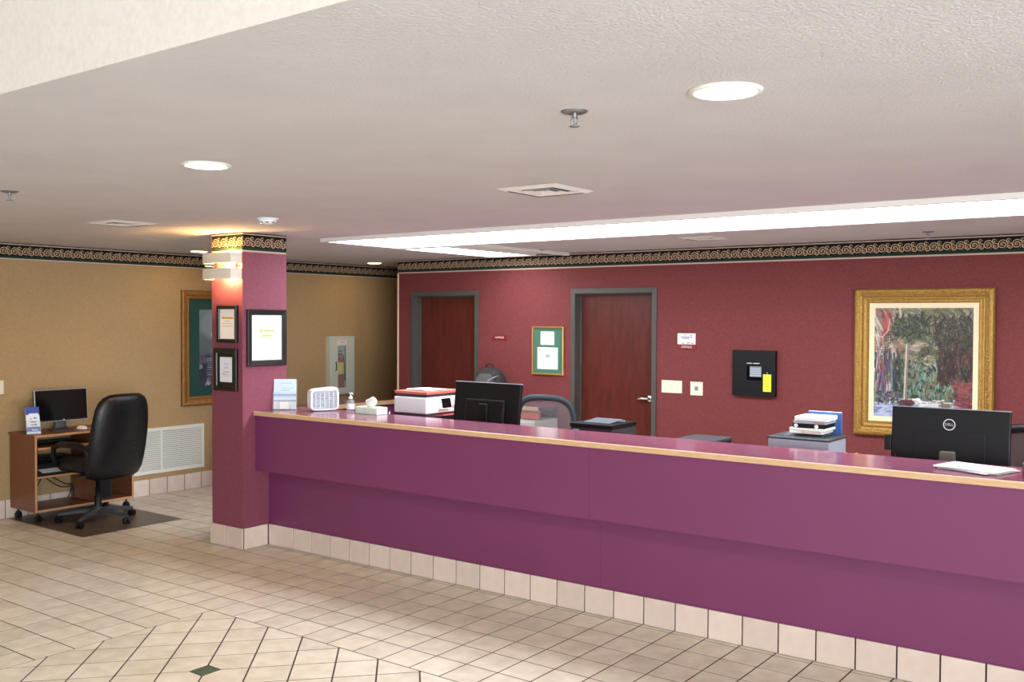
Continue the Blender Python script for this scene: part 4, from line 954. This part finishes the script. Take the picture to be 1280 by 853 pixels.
for k, (z, rx, ry) in enumerate(((.05, .03, .012), (.065, .045, .02), (.085, .055, .025), (.105, .05, .03), (.118, .03, .02), (.122, .01, .006))):
    secs.append([(-.012+rx*(1+.18*math.sin(3*a+k))*math.cos(a)+.01*k*.6, ry*(1+.25*math.sin(4*a+k*1.3))*math.sin(a), z+.008*math.sin(2*a+k)) for a in [2*PI*i/22 for i in range(22)]])
mb.loft(secs); mb.build('tissue', 'paper', t)
# papers and reader at the near end
t = thing('paper_stack', 'loose cream printed sheets in front of the monitor with round logo', 'papers', (-1.0, 5.15, ZT+.0005), 0)
for k in range(6):
    mb = MB(); a = rng.uniform(-.12, .12); w_, h_ = .29, .21
    mb.box(-w_/2, -h_/2, k*.0028, w_/2, h_/2, k*.0028+.0022, lin('#f1ecdc' if k % 2 else '#dfe0e2'))
    if k == 5:
        for q in ((-.08, .04, .03, .055), (-.02, -.06, .1, -.045), (.02, -.08, .1, -.072), (-.1, -.02, .06, -.014)):
            mb.add([(q[0], q[1], .0166), (q[2], q[1], .0166), (q[2], q[3], .0166), (q[0], q[3], .0166)], [(0, 1, 2, 3)], lin('#8d8a7e'))
    mb.xf(Matrix.Translation((rng.uniform(-.015, .015), rng.uniform(-.02, .02), 0)) @ Matrix.Rotation(a-.35, 4, 'Z')); mb.build('sheet', 'print', t)
t = thing('card_terminal', 'black card terminal with white pad at counter edge beside the papers', 'card reader', (-.735, 5.06, ZT+.0005), .3)
mb = MB(); mb.prism([(-.04, -.08, 0), (-.04, .08, 0), (-.04, .08, .06), (-.04, -.08, .03)], (.08, 0, 0)); mb.build('body', 'black_plastic', t, bevel=.004)
mb = MB(); mb.add([(-.03, .01, .0485), (.03, .01, .0485), (.03, .07, .0597), (.03-.06, .07, .0597)], [(0, 1, 2, 3)]); mb.build('screen', 'grey_plastic', t)
mb = MB(); mb.box(.042, -.06, 0, .05, .04, .045); mb.build('white_pad', 'white_plastic', t)

# ------------------------------------------------------------------ things on the worktop behind
def back_monitor(label, loc, rz, w_, h_, tilt, logo):
    """seen from behind: local -y is the BACK of the screen"""
    t = thing('monitor', label, 'monitor', loc, rz); zc = .555-h_/2 if 0 else h_/2
    g = Matrix.Translation((0, 0, .25)) @ Matrix.Rotation(math.radians(tilt), 4, 'X')
    hh = h_/2
    mb = MB(); mb.rbox(-w_/2, -.012, -hh, w_/2, .018, hh, .006); mb.xf(g); mb.build('housing', 'black_plastic', t)
    mb = MB(); mb.rbox(-w_*.3, -.0145 if logo else -.034, -hh*.72, w_*.3, -.01, hh*.32, .012); mb.xf(g); mb.build('rear_bulge', 'black_plastic', t)
    mb = MB(); mb.box(-w_/2+.012, .018, -hh+.016, w_/2-.012, .0186, hh-.012); mb.xf(g); mb.build('screen', 'black_gloss', t)
    mb = MB(); mb.rbox(-w_/2, -.012, hh-.002, w_/2, .016, hh+.0035, .001); mb.xf(g); mb.build('top_rim', 'silver_plastic' if not logo else 'grey_plastic', t)
    mb = MB(); mb.rbox(-.04, -.055, .01, .04, -.03 if not logo else -.018, .28 if not logo else .205, .008); mb.build('neck', 'neck_grey' if logo else 'black_plastic', t)
    mb = MB(); mb.rbox(-.13, -.11, 0, .13, .09, .014, .006); mb.build('foot', 'black_plastic', t)
    if logo:
        mb = MB(); n = 40; cz = hh*.53
        for r0, r1 in ((.026, .031),):
            V = [(r*math.cos(2*PI*k/n), -.0126, cz+r*math.sin(2*PI*k/n)) for r in (r0, r1) for k in range(n)]
            mb.add(V, [(k, (k+1) % n, n+(k+1) % n, n+k) for k in range(n)], lin('#d6d9dd'))
        text(mb, 'DELL', .019, 0, cz, -.0127, lin('#d6d9dd'), sx=1.0); mb.xf(g); mb.build('logo', 'print', t)
        mb = MB(); mb.rbox(-w_/2-.035, -.02, -.065, -w_/2+.002, .02, .02, .004); mb.xf(g); mb.build('side_clip', 'black_plastic', t)
        mb = MB(); mb.tube([(-w_/2+.02, -.014, -.08), (-w_/2+.04, -.03, -.15), (-w_/2+.10, -.05, -.25), (-w_/2+.16, -.04, -.249)], .004); mb.xf(Matrix.Translation((0, 0, .255))); mb.build('cable', 'cable', t)
    return t
back_monitor('black monitor seen from behind next to the white printer', (-4.40, 5.64, ZW), 0, .605, .36, -7, False).location.z = ZW+.125
back_monitor('black monitor with round silver DELL logo on its back', (-1.227, 5.62, ZW), 0, .597, .36, -4, True).location.z = ZW+.12
# monitor risers so that both screens clear the counter
for nm, x, y, hgt, lab in (('monitor_riser', -4.40, 5.64, .1245, 'black riser under the monitor next to the white printer'), ('monitor_riser', -1.227, 5.62, .1195, 'black riser under the monitor with DELL logo')):
    t = thing(nm, lab, 'monitor stand', (x, y, ZW)); mb = MB(); mb.rbox(-.2, -.12, hgt-.02, .2, .12, hgt, .004); mb.build('platform', 'black_plastic', t)
    for sx in (-1, 1): mb = MB(); mb.box(sx*.19-.01, -.11, 0, sx*.19+.01, .11, hgt-.02); mb.build('leg', 'black_plastic', t)
# white printer with salmon lid
t = thing('office_printer', 'white office printer with salmon folder on its lid behind the tissue box', 'printer', (-5.42, 5.76, ZW))
PW, PD = .325, .40
mb = MB(); mb.rbox(0, 0, .0, PW, PD, .272, .008); mb.build('base_unit', 'dark_grey_plastic', t)
mb = MB(); mb.rbox(-.012, -.012, .272, PW+.01, PD+.01, .402, .01); mb.build('body', 'white_plastic', t)
mb = MB(); mb.rbox(0, 0, .402, PW, PD, .424, .004); mb.build('scanner_lid', 'dark_grey_plastic', t)
mb = MB(); mb.prism([(PW+.008, .13, .295), (PW+.05, .13, .305), (PW+.03, .13, .395), (PW+.008, .13, .395)], (0, .13, 0)); sp = mb.build('control_panel', 'white_plastic', t, bevel=.003)
mb = MB(); mb.prism([(PW+.049, .14, .313), (PW+.0325, .14, .387), (PW+.034, .14, .388), (PW+.0505, .14, .314)], (0, .11, 0)); mb.build('touch_screen', 'black_gloss', sp)
mb = MB(); mb.box(PW+.009, .3, .30, PW+.0125, .325, .33); mb.build('button', 'silver_plastic', t)
mb = MB(); mb.prism([(PW-.005, .1, .255), (PW+.09, .1, .268), (PW+.09, .1, .258), (PW-.005, .1, .245)], (0, .24, 0)); mb.build('output_tray', 'salmon', t)
mb = MB(); mb.rbox(-.008, -.008, 0, PW+.01, PD+.01, .022, .003); tag(mb.build('folder', 'salmon', None, (-5.42, 5.76, ZW+.4245)), 'salmon red folder lying on the white printer', 'folder')
t = thing('paper_sheets', 'white sheets on top of the salmon folder', 'papers', (-5.27, 5.96, ZW+.4475))
for k, (dx, dy, a) in enumerate(((0, 0, .1), (.02, -.03, -.25))): mb = MB(); mb.box(-.13, -.1, k*.005, .13, .1, k*.005+.0045); mb.xf(Matrix.Translation((dx, dy, 0)) @ Matrix.Rotation(a, 4, 'Z')); mb.build('sheet', 'paper', t)
mb = MB(); mb.tube([(0, 0, .2), (.05, .02, .26), (.09, .03, .3)], .006); tt = thing('stylus_pen', 'white pen leaning beside the white printer', 'pen', (-5.52, 5.72, ZW))
mb = MB(); mb.tube([(0, 0, .0055), (.04, .0, .16), (.07, .0, .275)], .0055); mb.build('barrel', 'white_plastic', tt)
mb = MB(); mb.tube([(.07, 0, .275), (.074, 0, .29)], [.0055, .001]); mb.build('tip', 'grey_plastic', tt)
# black multifunction printer
def flat_printer(name, label, loc, w_, d_, h_, mb_, mt_, th=.03):
    t = thing(name, label, 'printer', loc)
    mb = MB(); mb.rbox(0, 0, 0, w_, d_, h_-th, .006); mb.build('body', mb_, t)
    mb = MB(); mb.rbox(-.006, -.008, h_-th, w_+.006, d_+.004, h_, .005); top = mb.build('top_cover', mt_, t)
    mb = MB(); mb.prism([(w_*.18, d_*.2, h_), (w_*.82, d_*.2, h_), (w_*.82, d_*.75, h_+.016), (w_*.18, d_*.75, h_+.016)], (0, 0, .003)); mb.build('output_well', 'well_plastic', top)
    mb = MB(); mb.box(w_*.07, -.010, h_*.55, w_*.2, .001, h_-th-.012); mb.build('front_panel', 'silver_plastic', t)
    mb = MB(); mb.box(w_*.25, -.012, h_*.15, w_*.95, .001, h_*.5); mb.build('paper_drawer', mb_, t, bevel=.003)
    for k in range(4): mb = MB(); mb.box(w_*.55+k*.022, d_*.86, h_, w_*.55+k*.022+.013, d_*.92, h_+.004); mb.build('button', 'silver_plastic', top)
    return t
flat_printer('laser_printer', 'charcoal laser printer in front of the second door', (-3.755, 5.78, ZW), .335, .33, .297, 'dark_grey_plastic', 'black_plastic')
flat_printer('laser_printer', 'silver and black laser printer carrying a pile of folders', (-2.283, 5.72, ZW), .375, .31, .318, 'silver_plastic', 'dark_grey_plastic', .012)
t = thing('document_scanner', 'low dark box scanner between the two laser printers', 'scanner', (-3.03, 5.85, ZW))
mb = MB(); mb.rbox(0, 0, 0, .27, .42, .20, .008); mb.build('body', 'black_plastic', t)
mb = MB(); mb.rbox(-.004, -.004, .20, .274, .424, .222, .004); mb.build('lid', 'dark_grey_plastic', t)
mb = MB(); mb.box(.05, -.006, .10, .22, .001, .15); mb.build('feed_slot', 'black_gloss', t)
# pile on the silver printer
zz = ZW+.318+.021; px0, py0 = -2.045, 5.885
pile = [('binder', 'paper', .205, .20, .018, 'white report with red lines at the bottom of the pile'), ('binder', 'paper', .215, .20, .016, 'thin white report second in the pile'),
        ('binder', 'black_plastic', .195, .19, .026, 'dark binder with round white labels in the pile'), ('binder', 'silver_plastic', .2, .19, .018, 'grey and pink striped folder in the pile'),
        ('binder', 'paper', .2, .20, .026, 'thick white ring binder on top of the pile')]
for k, (nm, m, w_, d_, h_, lab) in enumerate(pile):
    t = thing(nm, lab, 'binder', (px0-.012*(k-4)*-1*.6-.0+.0, py0, zz), rng.uniform(-.05, .05))
    mb = MB(); mb.rbox(-w_/2, -d_/2, 0, w_/2, d_/2, h_-.001, .003); mb.build('cover', m, t)
    mb = MB()
    if k == 2:
        for x in (-.08, .06): mb.lathe([(0, .003), (.012, .003), (.013, 0), (0, 0)], 18); mb.xf(Matrix.Translation((0, 0, 0)))
        mb = MB()
        for x in (-.075, .05):
            q = MB(); q.lathe([(0, .004), (.0115, .004), (.0125, 0), (0, 0)], 18); q.xf(Matrix.Translation((x, -d_/2, .012)) @ Matrix.Rotation(PI/2, 4, 'X')); mb.add(q.v, q.f)
        mb.build('round_label', 'paper', t)
    elif k == 3:
        mb.box(.02, -d_/2-.0015, .006, .09, -d_/2+.001, h_-.006); mb.build('spine_label', 'salmon', t)
    elif k == 0:
        mb.box(-.03, -d_/2-.0015, .008, .09, -d_/2+.001, .012); mb.build('spine_line', 'salmon', t)
    else:
        mb.box(-.08, -d_/2-.0015, .006, .02, -d_/2+.001, h_-.008); mb.build('spine_label', 'cream_paper' if k == 1 else 'white_plastic', t)
    zz += h_
t = thing('blue_folder', 'blue folder standing behind the pile on the silver printer', 'folder', (-2.03, 6.006, ZW+.321), 0)
mb = MB(); mb.rbox(-.105, -.008, 0, .105, .008, .138, .003); mb.xf(Matrix.Rotation(.0, 4, 'X')); mb.build('cover', 'blue_card', t)
mb = MB(); mb.box(-.1, -.006, .138, .1, .006, .1395); mb.build('page_edge', 'paper', t)
# pen cup
t = thing('pen_cup', 'black cup of yellow markers between silver printer and monitor', 'pen cup', (-1.765, 5.66, ZW+.0005))
mb = MB(); mb.lathe([(0, 0), (.036, 0), (.04, .19), (.037, .19), (.034, .004), (0, .004)], 22); mb.build('cup', 'black_plastic', t)
for k, (dx, dy, c) in enumerate(((-.016, 0, 'yellow_tag'), (.018, .008, 'orange'), (.0, -.012, 'cream_paper'))):
    mb = MB(); mb.tube([(dx*.5, dy*.5, .006), (dx*1.6, dy*1.6, .235), (dx*1.7, dy*1.7, .262)], [.008, .009, .007], 10); mb.build('marker', c, t)
# backpack
t = thing('backpack', 'black and grey backpack on the wall shelf', 'backpack', (-6.17, 7.96, .9225), .15)
mb = MB(); secs = []
for z, rx, ry in ((0, .14, .10), (.015, .165, .125), (.1, .172, .13), (.2, .168, .12), (.28, .145, .1), (.33, .11, .075), (.355, .06, .04), (.36, .02, .02)): secs.append(sell(0, .02*z, z, rx, ry, 2.8, 28))
mb.loft(secs); mb.build('body', 'fabric_dark', t)
mb = MB(); mb.loft([sell(-.01, -.11+.25*max(0, z-.2), z, rx, ry, 2.6, 22) for z, rx, ry in ((.05, .09, .02), (.07, .115, .04), (.2, .115, .045), (.26, .10, .035), (.3, .06, .02))]); mb.build('front_pocket', 'fabric_grey', t)
mb = MB(); mb.tube([(-.15, -.09, .2), (-.1, -.14, .17), (0, -.145, .2), (.1, -.12, .26), (.13, -.06, .28)], .007, 8); mb.build('zip_piping', 'grey_plastic', t)
mb = MB(); mb.tube([(-.05, .0, .34), (-.045, 0, .385), (0, 0, .4), (.04, 0, .385), (.06, 0, .335)], .008, 8); mb.build('carry_handle', 'fabric_dark', t)
for sx in (-1, 1): mb = MB(); mb.tube([(sx*.06, .1, .3), (sx*.08, .15, .24), (sx*.09, .15, .12), (sx*.09, .11, .03)], [.012, .016, .014, .008], 8); mb.build('strap', 'fabric_dark', t)
# ------------------------------------------------------------------ groups of look-alikes
for base, grp in (('downlight', 'round downlights in the low ceiling'), ('sprinkler', 'pendant sprinklers'), ('ceiling_vent', 'square ceiling vents'), ('binder', 'pile on the silver printer'),
                  ('framed_notice', 'framed notices on the column'), ('office_sign', 'red office plates'), ('mesh_chair', 'mesh chairs behind the counter'), ('laser_printer', 'laser printers behind the counter'),
                  ('monitor_riser', 'monitor risers on the work desk'), ('luminous_panel', 'lit ceiling panels'), ('leaflet_holder', 'leaflet stands')):
    for o in COL.objects:
        if o.parent is None and o.name.split('.')[0] == base: o['group'] = grp
